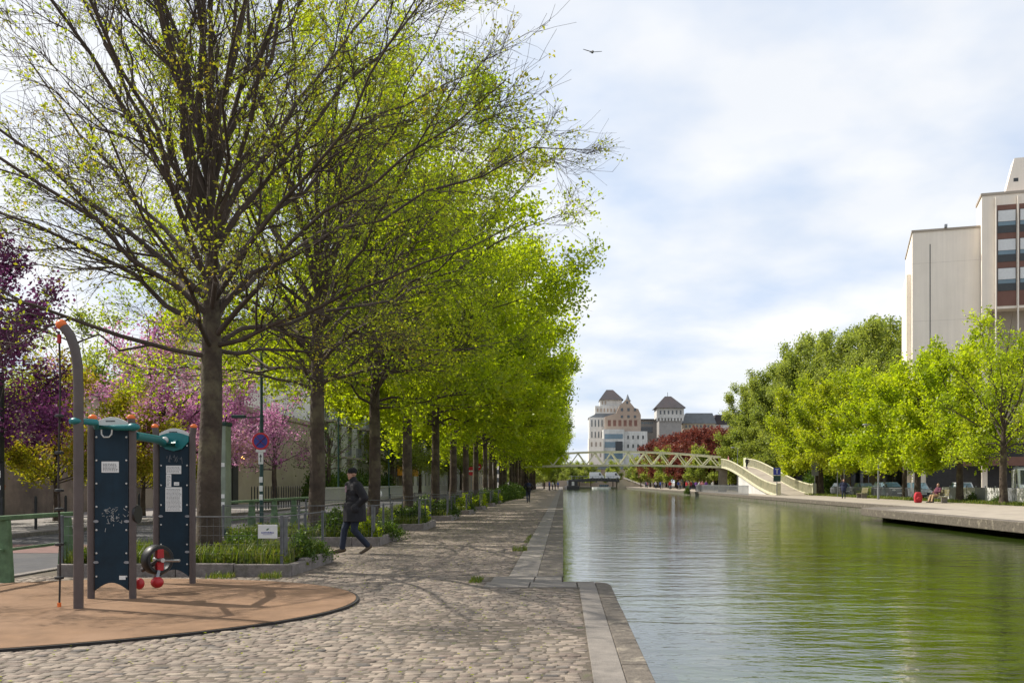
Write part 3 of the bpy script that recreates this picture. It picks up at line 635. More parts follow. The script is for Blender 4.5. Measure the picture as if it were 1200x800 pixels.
go = link('grass', npmesh('grass', np.concatenate(GV), np.concatenate(GF_), M['grass'], np.concatenate(GRN))); tag(go, 'tall grass and low leafy weeds growing inside the planter beds', 'grass', kind='stuff')
def shrub_mesh(seed, h, rad, n, size, m, conc=.45):
    r = np.random.default_rng(seed); d = unit(r.normal(size=(n, 3))); d[:, 2] = np.abs(d[:, 2]); C = d*(r.uniform(conc, 1, n)**.6)[:, None]*np.array([rad, rad, h])*(1+.18*np.sin(5*d[:, :1]+seed)+.12*np.sin(9*d[:, 1:2]))
    v, f, rn = leaves_np(r, C, 7, .05*rad/.4, size); fo = npmesh('foliage', v, f, m, rn)
    P = []
    for k in range(9):
        a = r.uniform(0, 6.28); q = r.uniform(.2, .7); P.append([(0, 0, -.03), (math.cos(a)*rad*q*.4, math.sin(a)*rad*q*.4, h*.4), (math.cos(a)*rad*q, math.sin(a)*rad*q, h*.85)])
    P = np.array(P, float); v, f = tubes_np(P, np.full(P.shape[:2], .006), 4)
    return fo, npmesh('stems', v, f, M['twig'])
SH = [shrub_mesh(1, .55, .40, 240, .07, M['shrub']), shrub_mesh(2, .42, .5, 260, .06, M['shrub']), shrub_mesh(3, .6, .36, 200, .08, M['leaf_lime'])]
def shrub(k, loc, s, label, group='shrubs in the planter beds', rz=0):
    o = thing('shrub', label, 'shrub', loc, rz, group); o.scale = s if hasattr(s, '__len__') else (s,)*3
    link('foliage', SH[k][0], o); link('stems', SH[k][1], o); return o
shrub(0, (-4.60, 16.4, .14), (.7, .9, .85), 'low dark shrub spilling over the right kerb of the first bed')
shrub(1, (-4.62, 17.3, .14), .72, 'low leafy shrub at the back right corner of the first bed')
shrub(0, (-5.6, 22.8, .14), (1.3, 1, 1.15), 'dark leafy shrub behind the legs of the walking man')
shrub(1, (-5.9, 17.3, .14), 1.0, 'weedy shrub at the foot of the big nearly bare tree')
shrub(2, (-4.75, 22.7, .14), .8, 'bright green shrub just right of the walking man')
shrub(1, (-4.5, 24.0, .12), .9, 'rounded shrub at the back corner of the bed behind the man')
for i in range(2, 8):
    y0 = 15+7.2*i
    for j_ in range(4 if i < 5 else 6):
        shrub((i+j_) % 3, (-4.65-rng.uniform(0, .5)-(0 if j_ % 2 else .5), y0+.4+j_*.6, .13), rng.uniform(.8, 1.35), f'leafy green shrub in the {ORD[i]} planter bed from the fitness mat', rz=j_)
HB = shrub_mesh(9, 1.0, .9, 420, .11, M['shrub'])
for i in range(16):
    o = thing('hedge_shrub', 'dark green hedge shrub lining the quay beyond the fenced beds', 'shrub', (-4.9-rng.uniform(0, .5), 66+i*3.2+rng.uniform(-.6, .6), 0), i, 'hedge shrubs along the far quay'); o.scale = (rng.uniform(.8, 1.25),)*3
    link('foliage', HB[0], o); link('stems', HB[1], o)
# fallen bud scales and leaves on the quay
nl = 1500; lx_ = rng.uniform(-4.6, .0, nl); ly_ = 6.5+rng.uniform(0, 1, nl)**1.5*40
kk = keep_near(lx_, ly_); Cl = np.column_stack([lx_, ly_, np.full(nl, .006)])[kk]
v_, f_, r_ = leaves_np(rng, Cl, 1, .0, .035, upbias=9); v_[:, 2] = np.abs(v_[:, 2]-.006)+.005
tag(link('leaf_litter', npmesh('leaf_litter', v_, f_, M['leaf_ochre'], r_)), 'tiny fallen leaves and bud scales scattered over the cobbles', 'leaf litter', kind='stuff')
# weed tufts on the cobbles
def tuft(loc, n, h, label, spread=.1, el=(1, 1)):
    v, f, r_ = blades(n, (-spread*el[0], spread*el[0]), lambda r, k: r.uniform(-spread*el[1], spread*el[1], k), h, int(loc[1]*100), .006, 0)
    o = link('weed_tuft', npmesh('weed_tuft', v, f, M['grass'], r_)); o.location = loc; return tag(o, label, 'weed', 'weeds in the quay paving')
tuft((-1.32, 14.3, 0), 160, .07, 'low green weed tuft at the corner of the pale coping slab', .18, (.5, 1.6))
tuft((-.95, 20.6, 0), 120, .12, 'dark weed tuft in the cobbles beside the coping band', .16)
tuft((-.92, 25, 0), 160, .05, 'thin line of weeds along the coping joint further down the quay', .2, (.3, 9))['kind'] = 'stuff'
tuft((-5.4, 14.8, 0), 140, .09, 'weed tuft at the foot of the front planter kerb', .2)
tuft((-4.6, 14.75, 0), 160, .10, 'weed tuft by the corner post of the front planter kerb', .16)
def shrub_at_bank():
    o = thing('shrub', 'dark green shrub hanging over the far quay edge left of the picket fence', 'shrub', (20.9, 158, -.4)); o.scale = (1.4, 1.4, 2.0)
    link('foliage', SH[0][0], o); link('stems', SH[0][1], o)
shrub_at_bank()
# ------------------------------------------------------------------ fitness station
fs = thing('fitness_station', 'fitness station of two navy panels, teal bars and climbing rope on the orange mat', 'fitness station', (-5.75, 11.9, .026))
def fx(x, y): return (x+5.75, y-11.9)
# rope post with bent top
ax, ay = fx(-5.68, 11.0)
pts = [(ax, ay, -.03), (ax, ay, 1.5), (ax, ay, 2.55), (ax-.01, ay, 2.85), (ax-.045, ay, 3.05), (ax-.10, ay, 3.20), (ax-.17, ay, 3.29)]
po = MB().tube(pts, .055, 16).build('post', M['post'], fs, smooth=True)
MB().ball((ax-.20, ay, 3.32), (.062, .062, .062)).build('end_cap', M['orange'], po, smooth=True)
rx = ax-.215
ro = MB(); ro.tube([(rx+.01*math.sin(z*3), ay-.02, z) for z in np.linspace(3.24, .04, 24)], .011, 6); rope = ro.build('rope', M['rope'], fs, smooth=True)
MB().tube([(rx, ay-.02, 3.20), (rx, ay-.02, 3.10)], .024, 8).build('rope_clamp', M['red'], rope)
for z in (2.25, 1.82, 1.38, 1.16, .75, .36): MB().tube([(rx, ay-.02, z-.02), (rx, ay-.02, z-.012), (rx, ay-.02, z+.012), (rx, ay-.02, z+.02)], [.025, .05, .05, .025], 12).build('foot_disc', M['black'], rope, smooth=True)
MB().tube([(rx, ay-.02, .02), (rx, ay-.02, .07)], .022, 8).build('rope_anchor', M['orange'], rope)
def panel_unit(cx, cy, h, which):
    x, y = fx(cx, cy); hw = .265
    for s in (-1, 1):
        p = MB().tube([(x+s*hw, y, -.03), (x+s*hw, y, h-.28), (x+s*(hw-.005), y, h-.12), (x+s*(hw-.02), y, h-.02)] if which == 0 else
                      [(x+s*hw, y, -.03), (x+s*hw, y, h-.35), (x+s*hw, y, h-.1), (x+s*(hw+.02), y, h+.02)], .045, 14).build('post', M['post'], fs, smooth=True)
        MB().ball((x+s*(hw-(.02 if which == 0 else -.02)), y, h+(.0 if which == 0 else .03)), (.05, .05, .04)).build('end_cap', M['orange'], p, smooth=True)
    a = hw-.05; zt = h-.10
    poly = [(x-a, .10)]+[(x-a+2*a*i/12, .10+.10*math.sin(math.pi*i/12)) for i in range(1, 12)]+[(x+a, .10), (x+a, zt), (x-a, zt)]
    pn = MB().prism(poly, .024, 'y', y-.012).build('panel', M['panel'], fs, bevel=.004)
    # arched header
    hp = [(x-a-.005, zt-.02), (x+a+.005, zt-.02)]+[(x+a+.005-2*(a+.005)*i/14, zt+.03+.075*math.sin(math.pi*i/14)) for i in range(15)]
    hd = MB().prism(hp, .03, 'y', y-.017).build('header', M['white_plastic'], fs, bevel=.004)
    mk = MB(); xx = x-.07
    while xx < x+.05: l_ = random.uniform(.006, .014); mk.box(xx, xx+l_, y-.0205, y-.0175, zt+.045, zt+.060); xx += l_+.004
    mk.build('lettering', M['ink'], hd)
    # bolts
    b = MB()
    zs = np.linspace(.28, zt-.15, 7)
    for z in zs:
        for s in (-1, 1): b.ball((x+s*(a-.025), y-.014, z), (.013, .008, .013), 8, 6)
    b.build('bolt', M['white_plastic'], pn, smooth=True)['kind'] = 'stuff'
    for z in (.46, .98):
        for s in (-1, 1): MB().prism([(x+s*(a-.02)+.035*math.cos(t), z+.018*math.sin(t)) for t in np.linspace(0, 2*math.pi, 13)[:-1]], .012, 'y', y-.021).build('fixing_plate', M['galv'], pn)
    return x, y, a, zt, pn
x, y, a, zt, pn = panel_unit(-5.745, 11.95, 2.30, 0)
pl = MB().box(x-.125, x+.095, y-.016, y-.0125, 1.60, 1.74).build('instruction_plate', M['sign_white'], pn)
mk = MB()
for r_ in range(6):
    xx = x-.105
    while xx < x+.06: l_ = random.uniform(.008, .03); mk.box(xx, xx+l_, y-.0185, y-.0165, 1.622+r_*.017, 1.628+r_*.017); xx += l_+.008
mk.build('print', M['ink'], pl)
mk = MB()     # spray of white strokes
for k in range(46):
    q = (x+random.gauss(0, .085), 1.07+random.gauss(0, .085)); t = random.uniform(0, 3.14); l_ = random.uniform(.018, .05)
    mk.bar((q[0]-math.cos(t)*l_/2, y-.0145, q[1]-math.sin(t)*l_/2), (q[0]+math.cos(t)*l_/2, y-.0145, q[1]+math.sin(t)*l_/2), .003, .006, up=(0, 1, 0))
mk.build('white_strokes', M['white_plastic'], pn)
MB().box(x+.10, x+.18, y-.016, y-.0125, .24, .29).build('maker_plate', M['sign_white'], pn)
# chin-up handle bar in front of the header and its loop
MB().tube([(ax-.07, ay-.05, 2.19), (ax+.1, ay+.2, 2.19), (x-.15, y-.10, 2.17), (x+.1, y-.10, 2.165), (x+.30, y-.06, 2.17)], [.035, .038, .036, .036, .04], 12).build('pull_up_bar', M['teal'], fs, smooth=True)
MB().ball((x+.30, y-.06, 2.175), (.085, .06, .05)).build('bar_joint', M['teal'], fs, smooth=True)
MB().ball((ax-.02, ay-.02, 2.19), (.07, .07, .045)).build('bar_joint', M['teal'], fs, smooth=True)
MB().tube([(x-.08, y-.11, 2.14), (x-.075, y-.115, 2.08), (x-.045, y-.12, 2.045), (x+.02, y-.12, 2.045), (x+.05, y-.115, 2.08), (x+.055, y-.11, 2.14)], .009, 6).build('hand_loop', M['white_plastic'], fs, smooth=True)
x2, y2, a2, zt2, pn2 = panel_unit(-5.695, 13.75, 2.26, 1)
MB().prism([(x2-a2-.004, zt2-.09), (x2-a2*.55, zt2-.2), (x2, zt2-.23), (x2+a2*.55, zt2-.2), (x2+a2+.004, zt2-.09), (x2+a2+.004, zt2-.005)]+[(x2+a2-2*a2*i/8, zt2-.005+.05*math.sin(math.pi*i/8)) for i in range(9)], .02, 'y', y2-.034).build('teal_shield', M['teal'], pn2, bevel=.003)
MB().tube([(x+.27, y+.05, 2.07), (x+.20, y+.9, 2.06), (x2-.14, y2-.06, 2.05), (x2+.06, y2-.06, 2.04)], .055, 12).build('parallel_bar', M['teal'], fs, smooth=True)
MB().ball((x2-.10, y2-.09, 2.09), (.05, .05, .05)).build('bar_knob', M['white_plastic'], fs, smooth=True)
for (u0, u1, w0, w1, nm) in ((-.115, .105, 1.60, 1.72, 0), (-.115, -.04, 1.41, 1.595, 0), (-.125, .115, 1.05, 1.405, 1), (.0, .075, 1.43, 1.48, 0)):
    pl = MB().box(x2+u0, x2+u1, y2-.016, y2-.0125, w0, w1).build('notice', M['sign_white'], pn2)
    mk = MB(); z = w0+.02
    while z < w1-.02:
        xx = x2+u0+.015
        while xx < x2+u1-.03: l_ = random.uniform(.008, .03); mk.box(xx, xx+l_, y2-.0185, y2-.0165, z, z+.005); xx += l_+.008
        z += .019
    if mk.v: mk.build('print', M['ink'], pl)
mk = MB()
for k in range(14):
    q0 = (x2-.1+k*.017, 1.83+random.gauss(0, .03)); q1 = (q0[0]+random.gauss(.01, .02), 1.83+random.gauss(0, .05))
    mk.bar((q0[0], y2-.0145, q0[1]), (q1[0]+.002, y2-.0145, q1[1]+.002), .003, .006, up=(0, 1, 0))
mk.build('scribble', M['galv'], pn2)
# crank wheel between the panels
wxp, wyp, wz = x+.36, y+.60, .44
wh = MB(); wh.tube([(wxp-.15, wyp, wz), (wxp+.10, wyp-.02, wz)], .03, 10); wheel = wh.build('wheel_axle', M['chrome'], fs, smooth=True)
n = 28; ring = MB()
vs = []; 
for k in range(n):
    t = 2*math.pi*k/n
    for (rr, dx) in ((.18, -.09), (.20, -.06), (.20, .06), (.18, .09), (.145, .09), (.145, -.09)): vs.append((wxp-.08+dx, wyp+rr*math.cos(t), wz+rr*math.sin(t)))
ring.add(vs, [(k*6+j, k*6+(j+1) % 6, ((k+1) % n)*6+(j+1) % 6, ((k+1) % n)*6+j) for k in range(n) for j in range(6)])
def turn(o, ang=-38):      # turn the wheel so its face looks towards the quay
    o.data.transform(Matrix.Translation((wxp, wyp, wz)) @ Matrix.Rotation(R(ang), 4, 'Z') @ Matrix.Translation((-wxp, -wyp, -wz)))
o = ring.build('wheel_rim', M['black'], wheel, smooth=True); turn(o)
for s in (-1, 1):
    o = MB().prism([(wyp-.05, wz+s*.02), (wyp+.05, wz+s*.02), (wyp+.045, wz+s*.15), (wyp-.045, wz+s*.15)] if s > 0 else [(wyp-.045, wz-.15), (wyp+.045, wz-.15), (wyp+.05, wz-.02), (wyp-.05, wz-.02)], .07, 'x', wxp-.06).build('wheel_grip', M['red'], wheel, bevel=.01); turn(o)
turn(wheel)
o = MB().tube([(wxp+.0, wyp, wz-.01), (wxp+.26, wyp, wz-.01)], .018, 8).build('hand_bar', M['chrome'], wheel, smooth=True)
MB().tube([(wxp-.25, wyp+.0, .30), (wxp, wyp, wz)], .03, 8).build('wheel_bracket', M['post'], fs)
MB().ball((wxp-.0, wyp-.1, .15), (.085, .075, .075)).build('foot_ball', M['red'], fs, smooth=True)
MB().tube([(wxp, wyp-.1, .2), (wxp, wyp-.05, .3)], .022, 8).build('ball_stem', M['galv'], fs)
MB().ball((x+.24, y+.25, .16), (.06, .06, .075)).build('foot_ball', M['red'], fs, smooth=True)
MB().disc((x+.30, y+.05, 1.07), .12, .03, 'x', 20).build('side_disc', M['black'], fs)
# ------------------------------------------------------------------ street furniture, left
def barrier(name, label, y0, y1, xx, posts):
    t = thing(name, label, 'barrier', (xx, y0, 0)); L_ = y1-y0
    MB().box(-.05, .05, -.3, L_+.2, .93, 1.0).build('top_rail', M['green_metal'], t, bevel=.015)
    MB().box(-.02, .02, 0, L_, .46, .50).build('mid_rail', M['green_metal'], t)
    for k in range(posts):
        yy = L_*k/(posts-1); MB().prism([(-.13, -.05), (.13, -.05), (.07, .93), (-.07, .93)], .10, 'y', yy-.05).build('post', M['green_metal'], t, bevel=.01)
barrier('green_barrier', 'green painted barrier with wedge posts at the left beside the fitness mat', 12.4, 15.9, -8.42, 3)
barrier('green_barrier', 'green painted barrier behind the first planter fence along the road', 25.0, 33.5, -9.0, 5)
bo = thing('bollard', 'slim black bollard on the far pavement, left frame edge', 'bollard', (-15.9, 26.6, .09), 0, 'black bollards on the far pavement')
MB().tube([(0, 0, -.05), (0, 0, .92), (0, 0, .97), (0, 0, 1.0)], [.04, .04, .034, .015], 12).build('shaft', M['bollard'], bo, smooth=True)
MB().tube([(0, 0, .80), (0, 0, .84)], .045, 12).build('collar', M['bollard'], bo)
for i, (yy, lab) in enumerate([(28.3, 'slim black bollard behind the climbing rope'), (30.0, 'slim black bollard left of the rope post'), (31.7, 'slim black bollard right of the rope post'), (35.2, 'slim black bollard seen between the two navy panels'), (37.0, 'slim black bollard at the edge of the second navy panel')]):
    dup(bo, (-15.9, yy, .09), 0, lab)
t = thing('picket_fence', 'dark picket fence before the beige wall behind the second trunk', 'fence', (-15.6, 47, .09))
q = MB()
for k in range(20): q.prism([(-.05, 0), (.05, 0), (.05, 1.12), (0, 1.22), (-.05, 1.12)], .03, 'x', -.015); q.v[-10:] = [(v[0], v[1]+k*.45, v[2]) for v in q.v[-10:]]
# (prism above is built in the y-z plane and shifted along y)
q.build('pickets', M['bollard'], t); MB().box(.02, .05, -.1, 8.8, .35, .42).build('rail', M['bollard'], t)
# black pole at left edge with boxes
t = thing('signal_pole', 'thick black pole covered with stickers at the left frame edge', 'pole', (-16.3, 27.2, .09))
MB().tube([(0, 0, -.05), (0, 0, .5), (0, 0, 4.6)], [.13, .10, .09], 12).build('shaft', M['bollard'], t, smooth=True)
MB().box(-.16, .16, -.30, -.09, 2.0, 2.75).build('signal_box', M['bollard'], t, bevel=.02)
for z, d in ((1.55, .2), (1.2, .12), (2.9, .08), (3.2, .06)): MB().box(-.08, .06, -.115, -.105, z, z+d).build('sticker', M['sign_white'], t)
# no stopping sign
t = thing('no_stopping_sign', 'round blue no stopping sign with red cross on a dark green pole', 'road sign', (-8.6, 26.7, 0))
MB().tube([(0, .06, -.05), (0, .06, 3.4), (0, .06, 3.45), (0, .06, 6.2)], [.055, .055, .04, .035], 12).build('pole', M['dark_green'], t, smooth=True)
sg = MB().disc((0, -.012, 2.67), .235, .02, 'y', 32).build('sign_face', M['sign_blue'], t)
n = 32; rg = MB(); vs = [(r_*math.cos(2*math.pi*k/n), y_, 2.67+r_*math.sin(2*math.pi*k/n)) for k in range(n) for (r_, y_) in ((.245, -.026), (.195, -.026), (.195, -.02), (.245, -.005))]
rg.add(vs, [(k*4+j, k*4+(j+1) % 4, ((k+1) % n)*4+(j+1) % 4, ((k+1) % n)*4+j) for k in range(n) for j in range(4)]).build('red_border', M['sign_red'], sg)
for s in (-1, 1): MB().bar((-.14*s, -.0255, 2.53), (.14*s, -.0255+.0004*s, 2.81), .004, .05, up=(0, 1, 0)).build('red_bar', M['sign_red'], sg)
p2 = MB().prism([(-.14, 2.36), (.14, 2.36), (.14, 2.43), (-.14, 2.43)], .012, 'y', -.018).build('distance_plate', M['sign_white'], t)
p3 = MB().box(-.07, .07, -.016, -.006, 2.02, 2.355).build('arrow_plate', M['sign_white'], t)
MB().prism([(-.012, 2.08), (.012, 2.08), (.012, 2.22), (.04, 2.22), (0, 2.31), (-.04, 2.22), (-.012, 2.22)], .003, 'y', -.0195).build('arrow', M['ink'], p3)
MB().bar((0, .06, 3.35), (-.55, .06, 3.35), .03, .03).build('lamp_arm', M['dark_green'], t)
MB().box(-.85, -.45, .0, .12, 3.33, 3.42).build('lamp_head', M['dark_green'], t, bevel=.02)
for z in (1.0, 1.25, 1.5): MB().box(-.05, .05, -.001, .004, z, z+.16).build('sticker', M['sign_white'], t)
# glass street panel
t = thing('info_column', 'slim pale green glass column just right of the first trunk', 'street panel', (-8.75, 24.2, 0))
MB().box(-.14, .14, -.25, .25, -.05, .3).build('base', M['dark_green'], t, bevel=.02)
MB().box(-.12, .12, -.22, .22, .3, 2.95).build('glass_case', mat('green_glass_case', (.20, .24, .19), .2, .3, 2), t, bevel=.02)
MB().box(-.14, .14, -.25, .25, 2.95, 3.05).build('cap', M['dark_green'], t, bevel=.02)
for z in (.9, 1.1, 1.9): MB().box(-.10, .10, -.228, -.222, z, z+.1).build('notice', M['sign_white'], t)
def lamp(name, label, loc, h, arm=1.2, rz=0, m='dark_green'):
    t = thing(name, label, 'street lamp', loc, rz)
    MB().tube([(0, 0, -.05), (0, 0, .9), (0, 0, 1.0), (0, 0, h)], [.10, .10, .065, .045], 12).build('pole', M[m], t, smooth=True)
    MB().tube([(0, 0, h-.1), (arm*.3, 0, h+.2), (arm, 0, h+.28)], .03, 8).build('arm', M[m], t, smooth=True)
    hd = MB().ball((arm+.2, 0, h+.26), (.34, .14, .09)).build('lamp_head', M['galv'], t, smooth=True)
    MB().ball((arm+.2, 0, h+.20), (.24, .10, .05)).build('lamp_glass', M['lamp_glass'], hd, smooth=True)
lamp('street_lamp', 'dark lamp pole left of the white apartment house', (-15.8, 66, .09), 8.5, 1.2)
lamp('street_lamp', 'dark lamp pole between the third and fourth quay trunks', (-15.6, 84, .09), 8.5, 1.2)
def disc_sign(label, loc, m, bar=None, h=2.5, r_=.35, name='road_sign'):
    t = thing(name, label, 'road sign', loc)
    MB().tube([(0, .05, -.05), (0, .05, h+r_)], .03, 8).build('pole', M['galv'], t)
    s = MB().disc((0, 0, h), r_, .02, 'y', 24).build('sign_face', M[m], t)
    if bar: MB().box(-r_*.7, r_*.7, -.016, -.0105, h-r_*.16, h+r_*.16).build('white_bar', M[bar], s)
disc_sign('round red no entry sign with white bar between far quay trunks', (-8.9, 91, 0), 'sign_red', 'sign_white', 2.6, .42)
disc_sign('round red sign with white middle right of the no entry sign', (-9.4, 103, 0), 'sign_red', 'sign_white', 3.2, .42)
t = thing('shop_awning', 'orange yellow awning sign on the far shop front between trunks', 'shop sign', (-19.7, 118, 2.3))
MB().box(.0, .5, -6.5, 6.5, 0, 1.3).build('sign_board', M['yellow_sign'], t, bevel=.03); MB().box(-.2, .9, -6.6, 6.6, 1.32, 1.4).build('canopy', M['dark_wall'], t)
# ------------------------------------------------------------------ left buildings
def rwin(parent, x, z, w_, h_, y=-.03, frame='window_frame', glass='glass', mull=1):
    f = MB(); th = .06
    f.box(x-w_/2, x-w_/2+th, y-.03, y+.05, z, z+h_); f.box(x+w_/2-th, x+w_/2, y-.03, y+.05, z, z+h_)
    f.box(x-w_/2+th, x+w_/2-th, y-.03, y+.05, z, z+th); f.box(x-w_/2+th, x+w_/2-th, y-.03, y+.05, z+h_-th, z+h_)
    for k in range(mull): xx = x-w_/2+w_*(k+1)/(mull+1); f.box(xx-.02, xx+.02, y-.028, y+.04, z+th, z+h_-th)
    o = f.build('window', M[frame], parent); MB().box(x-w_/2+th, x+w_/2-th, y-.005, y+.012, z+th, z+h_-th).build('pane', M[glass], o); return o
def house(name, label, cat, loc, rz, w_, d, h, wall, cols=0, rows=0, win=(1.2, 1.5), base=1.0, roof='zinc', balc=False, par=.35, wm_='window_frame'):
    t = thing(name, label, cat, loc, rz)
    MB().box(0, w_, 0, d, -.1, h).build('wall', M[wall], t)
    if roof == 'zinc': MB().prism([(-.2, h), (w_+.2, h), (w_-.5, h+1.8), (.5, h+1.8)], d+.3, 'y', -.15).build('roof', M['roof_grey'], t)
    elif roof == 'pitched': MB().prism([(-.4, h), (d+.4, h), (d/2, h+d*.32)], w_+.5, 'x', -.25).build('roof', M['slate'], t)
    else: MB().box(-.08, w_+.08, -.08, d+.08, h+.003, h+par).build('parapet', M[roof], t)
    for r_ in range(rows):
        for c in range(cols):
            xx = w_*(c+.5)/cols; zz = base+(h-base-.4)*r_/rows
            rwin(t, xx, zz, *win, frame=wm_)
            if balc and r_ > 0:
                b = MB(); b.box(xx-win[0]*.8, xx+win[0]*.8, -.95, -.035, zz-.35, zz-.2); o = b.build('balcony', M['cream_dark'], t)
                b = MB(); b.box(xx-win[0]*.8, xx+win[0]*.8, -.95, -.90, zz+.65, zz+.7)
                for k in range(12): q_ = xx-win[0]*.8+win[0]*1.6*k/11; b.box(q_-.015, q_+.015, -.94, -.91, zz-.198, zz+.648)
                b.build('railing', M['galv'], o)
    return t
RZ = R(90)
t = thing('garden_wall', 'old stained wall with graffiti patches across the street at far left', 'wall', (-23.2, 22, 0), RZ)
MB().box(0, 30, 0, .35, -.1, 3.1).build('wall', M['graffiti_wall'], t); MB().box(-.05, 30.05, -.06, .41, 3.103, 3.25).build('coping', M['grey_wall'], t)
sp = MB(); sp.prism([(14.2+.9*math.cos(k*.5)*(1+.35*math.sin(3*k*.5)), 2.1+.45*math.sin(k*.5)) for k in range(12)], .006, 'y', -.006); sp.build('graffiti', mat('blue_spray', (.06, .07, .14), .9, .5, 2), t)
sp = MB(); sp.prism([(16.5+.5*math.cos(k*.5)*(1+.3*math.sin(2*k*.5)), 1.2+.35*math.sin(k*.5)) for k in range(12)], .006, 'y', -.006); sp.build('graffiti', mat('orange_spray', (.30, .10, .03), .9, .5, 2), t)
house('apartment_house', 'tall white apartment house showing above the pink tree', 'building', (-44, 44, 0), RZ, 20, 12, 19, 'white_wall', 6, 5, (1.4, 1.6), .8, 'grey_wall')
house('apartment_house', 'grey apartment house at the far left behind the purple trees', 'building', (-44, 22, 0), RZ, 18, 12, 14, 'grey_wall', 5, 3, (1.4, 1.6), .8, 'grey_wall')
t = house('garage', 'low beige building with dark entrance behind the no stopping sign', 'building', (-21, 53, 0), RZ, 25, 12, 6.2, 'beige_wall', 0, 0, roof='beige_wall')
MB().box(1.2, 7.6, -.03, .0, -.1, 3.2).build('entrance', M['dark_wall'], t)
for k in range(6): MB().box(1.25+k*1.05, 1.32+k*1.05, -.06, -.032, -.08, 3.2).build('door_bar', M['bollard'], t)
MB().box(.6, 8.2, -.30, -.031, 3.25, 4.3).build('lintel', M['grey_wall'], t, bevel=.02)
wl = MB().box(8.25, 8.55, -.14, -.002, 3.0, 3.35).build('wall_lamp', None or M['lamp_glass'], t, bevel=.03)
lm = bpy.data.materials.new('warm_lamp'); lm.use_nodes = True; pb = lm.node_tree.nodes['Principled BSDF']; pb.inputs['Emission Color'].default_value = (1, .55, .15, 1); pb.inputs['Emission Strength'].default_value = 9
pb.inputs['Base Color'].default_value = (.6, .35, .1, 1); wl.data.materials[0] = lm
house('apartment_house', 'white apartment house with balconies behind the walking man', 'building', (-20.5, 79, 0), RZ, 22, 12, 13.5, 'white_wall', 5, 4, (1.5, 1.9), 1.0, 'zinc', True)
house('apartment_house', 'beige apartment house next to the white balcony house', 'building', (-20.5, 102, 0), RZ, 20, 12, 15, 'beige_wall', 5, 4, (1.5, 1.8), 1.0, 'zinc', True)
house('apartment_house', 'pale apartment house far down the street behind the trunks', 'building', (-20, 123, 0), RZ, 26, 12, 14, 'white_wall', 7, 4, (1.4, 1.8), 1.0, 'zinc')
house('apartment_house', 'grey apartment house further down behind the dark trunks', 'building', (-20, 150, 0), RZ, 34, 12, 16, 'grey_wall', 8, 5, (1.4, 1.8), 1.0, 'zinc')
house('apartment_house', 'last beige apartment house at the end of the quay row', 'building', (-18, 186, 0), RZ, 40, 12, 14, 'beige_wall', 9, 4, (1.4, 1.8), 1.0, 'zinc')
# iron railing between pavement and buildings
def iron_fence(label, loc, rz, L_, h=1.3, m='galv', gap=.16, wd=.03, name='railing_fence'):
    t = thing(name, label, 'fence', loc, rz)
    q = MB(); n_ = int(L_/gap)
    for k in range(n_+1): q.box(k*gap-wd/2, k*gap+wd/2, -.012, .012, 0, h)
    q.build('bars', M[m], t); MB().box(-.05, L_+.05, -.02, .02, h*.88, h*.92).build('top_rail', M[m], t); MB().box(-.05, L_+.05, -.02, .02, .1, .14).build('bottom_rail', M[m], t)
    return t
iron_fence('pale street railing behind the third and fourth quay trunks', (-15.6, 60, .09), RZ, 34, 1.1, 'window_frame', .22, .07)
for k in range(10):
    o = thing('hedge_shrub', 'dark hedge shrub in front of the white apartment house', 'shrub', (-18.5+rng.uniform(-.4, .4), 70+k*3.1, .09), k, 'hedge before the left apartment houses'); o.scale = (1.5, 1.7, 2.1)
    link('foliage', HB[0], o); link('stems', HB[1], o)
t = thing('globe_lamp', 'small white globe post beside the fourth quay trunk', 'lamp', (-7.3, 37, 0)); MB().tube([(0,0,-.05),(0,0,.95)], .03, 8).build('post', M['galv'], t); MB().ball((0,0,1.05), .17).build('globe', M['sign_white'], t, smooth=True)
house('backdrop_block', 'added long low dark block closing the bright sky gaps behind the red trees and the crowd', 'building', (38.5, 322, 0), R(-90), 142, 9, 6, 'dark_wall', 24, 1, (2.4, 2.6), 1.0, 'roof_grey')  # added block; its dark wall covers bright sky under the crowns
house('backdrop_block', 'added grey block closing the bright sky gaps behind the tall grove right of the bridge ramp', 'building', (39, 184, 0), 0, 70, 9, 9, 'graffiti_wall', 14, 2, (1.6, 1.8), 1.0, 'roof_grey')  # added behind the grove so no bright horizon sky shows through
for i, (x, y_) in enumerate(((35, 124), (37.5, 128), (36, 134), (40, 126), (44, 124))):
    o = thing('hedge_shrub', 'big dark shrub under the grove right of the bridge ramp', 'shrub', (x, y_, 0), i, 'shrubs right of the bridge ramp'); o.scale = (2.4, 2.4, 3.0)
    link('foliage', HB[0], o); link('stems', HB[1], o)
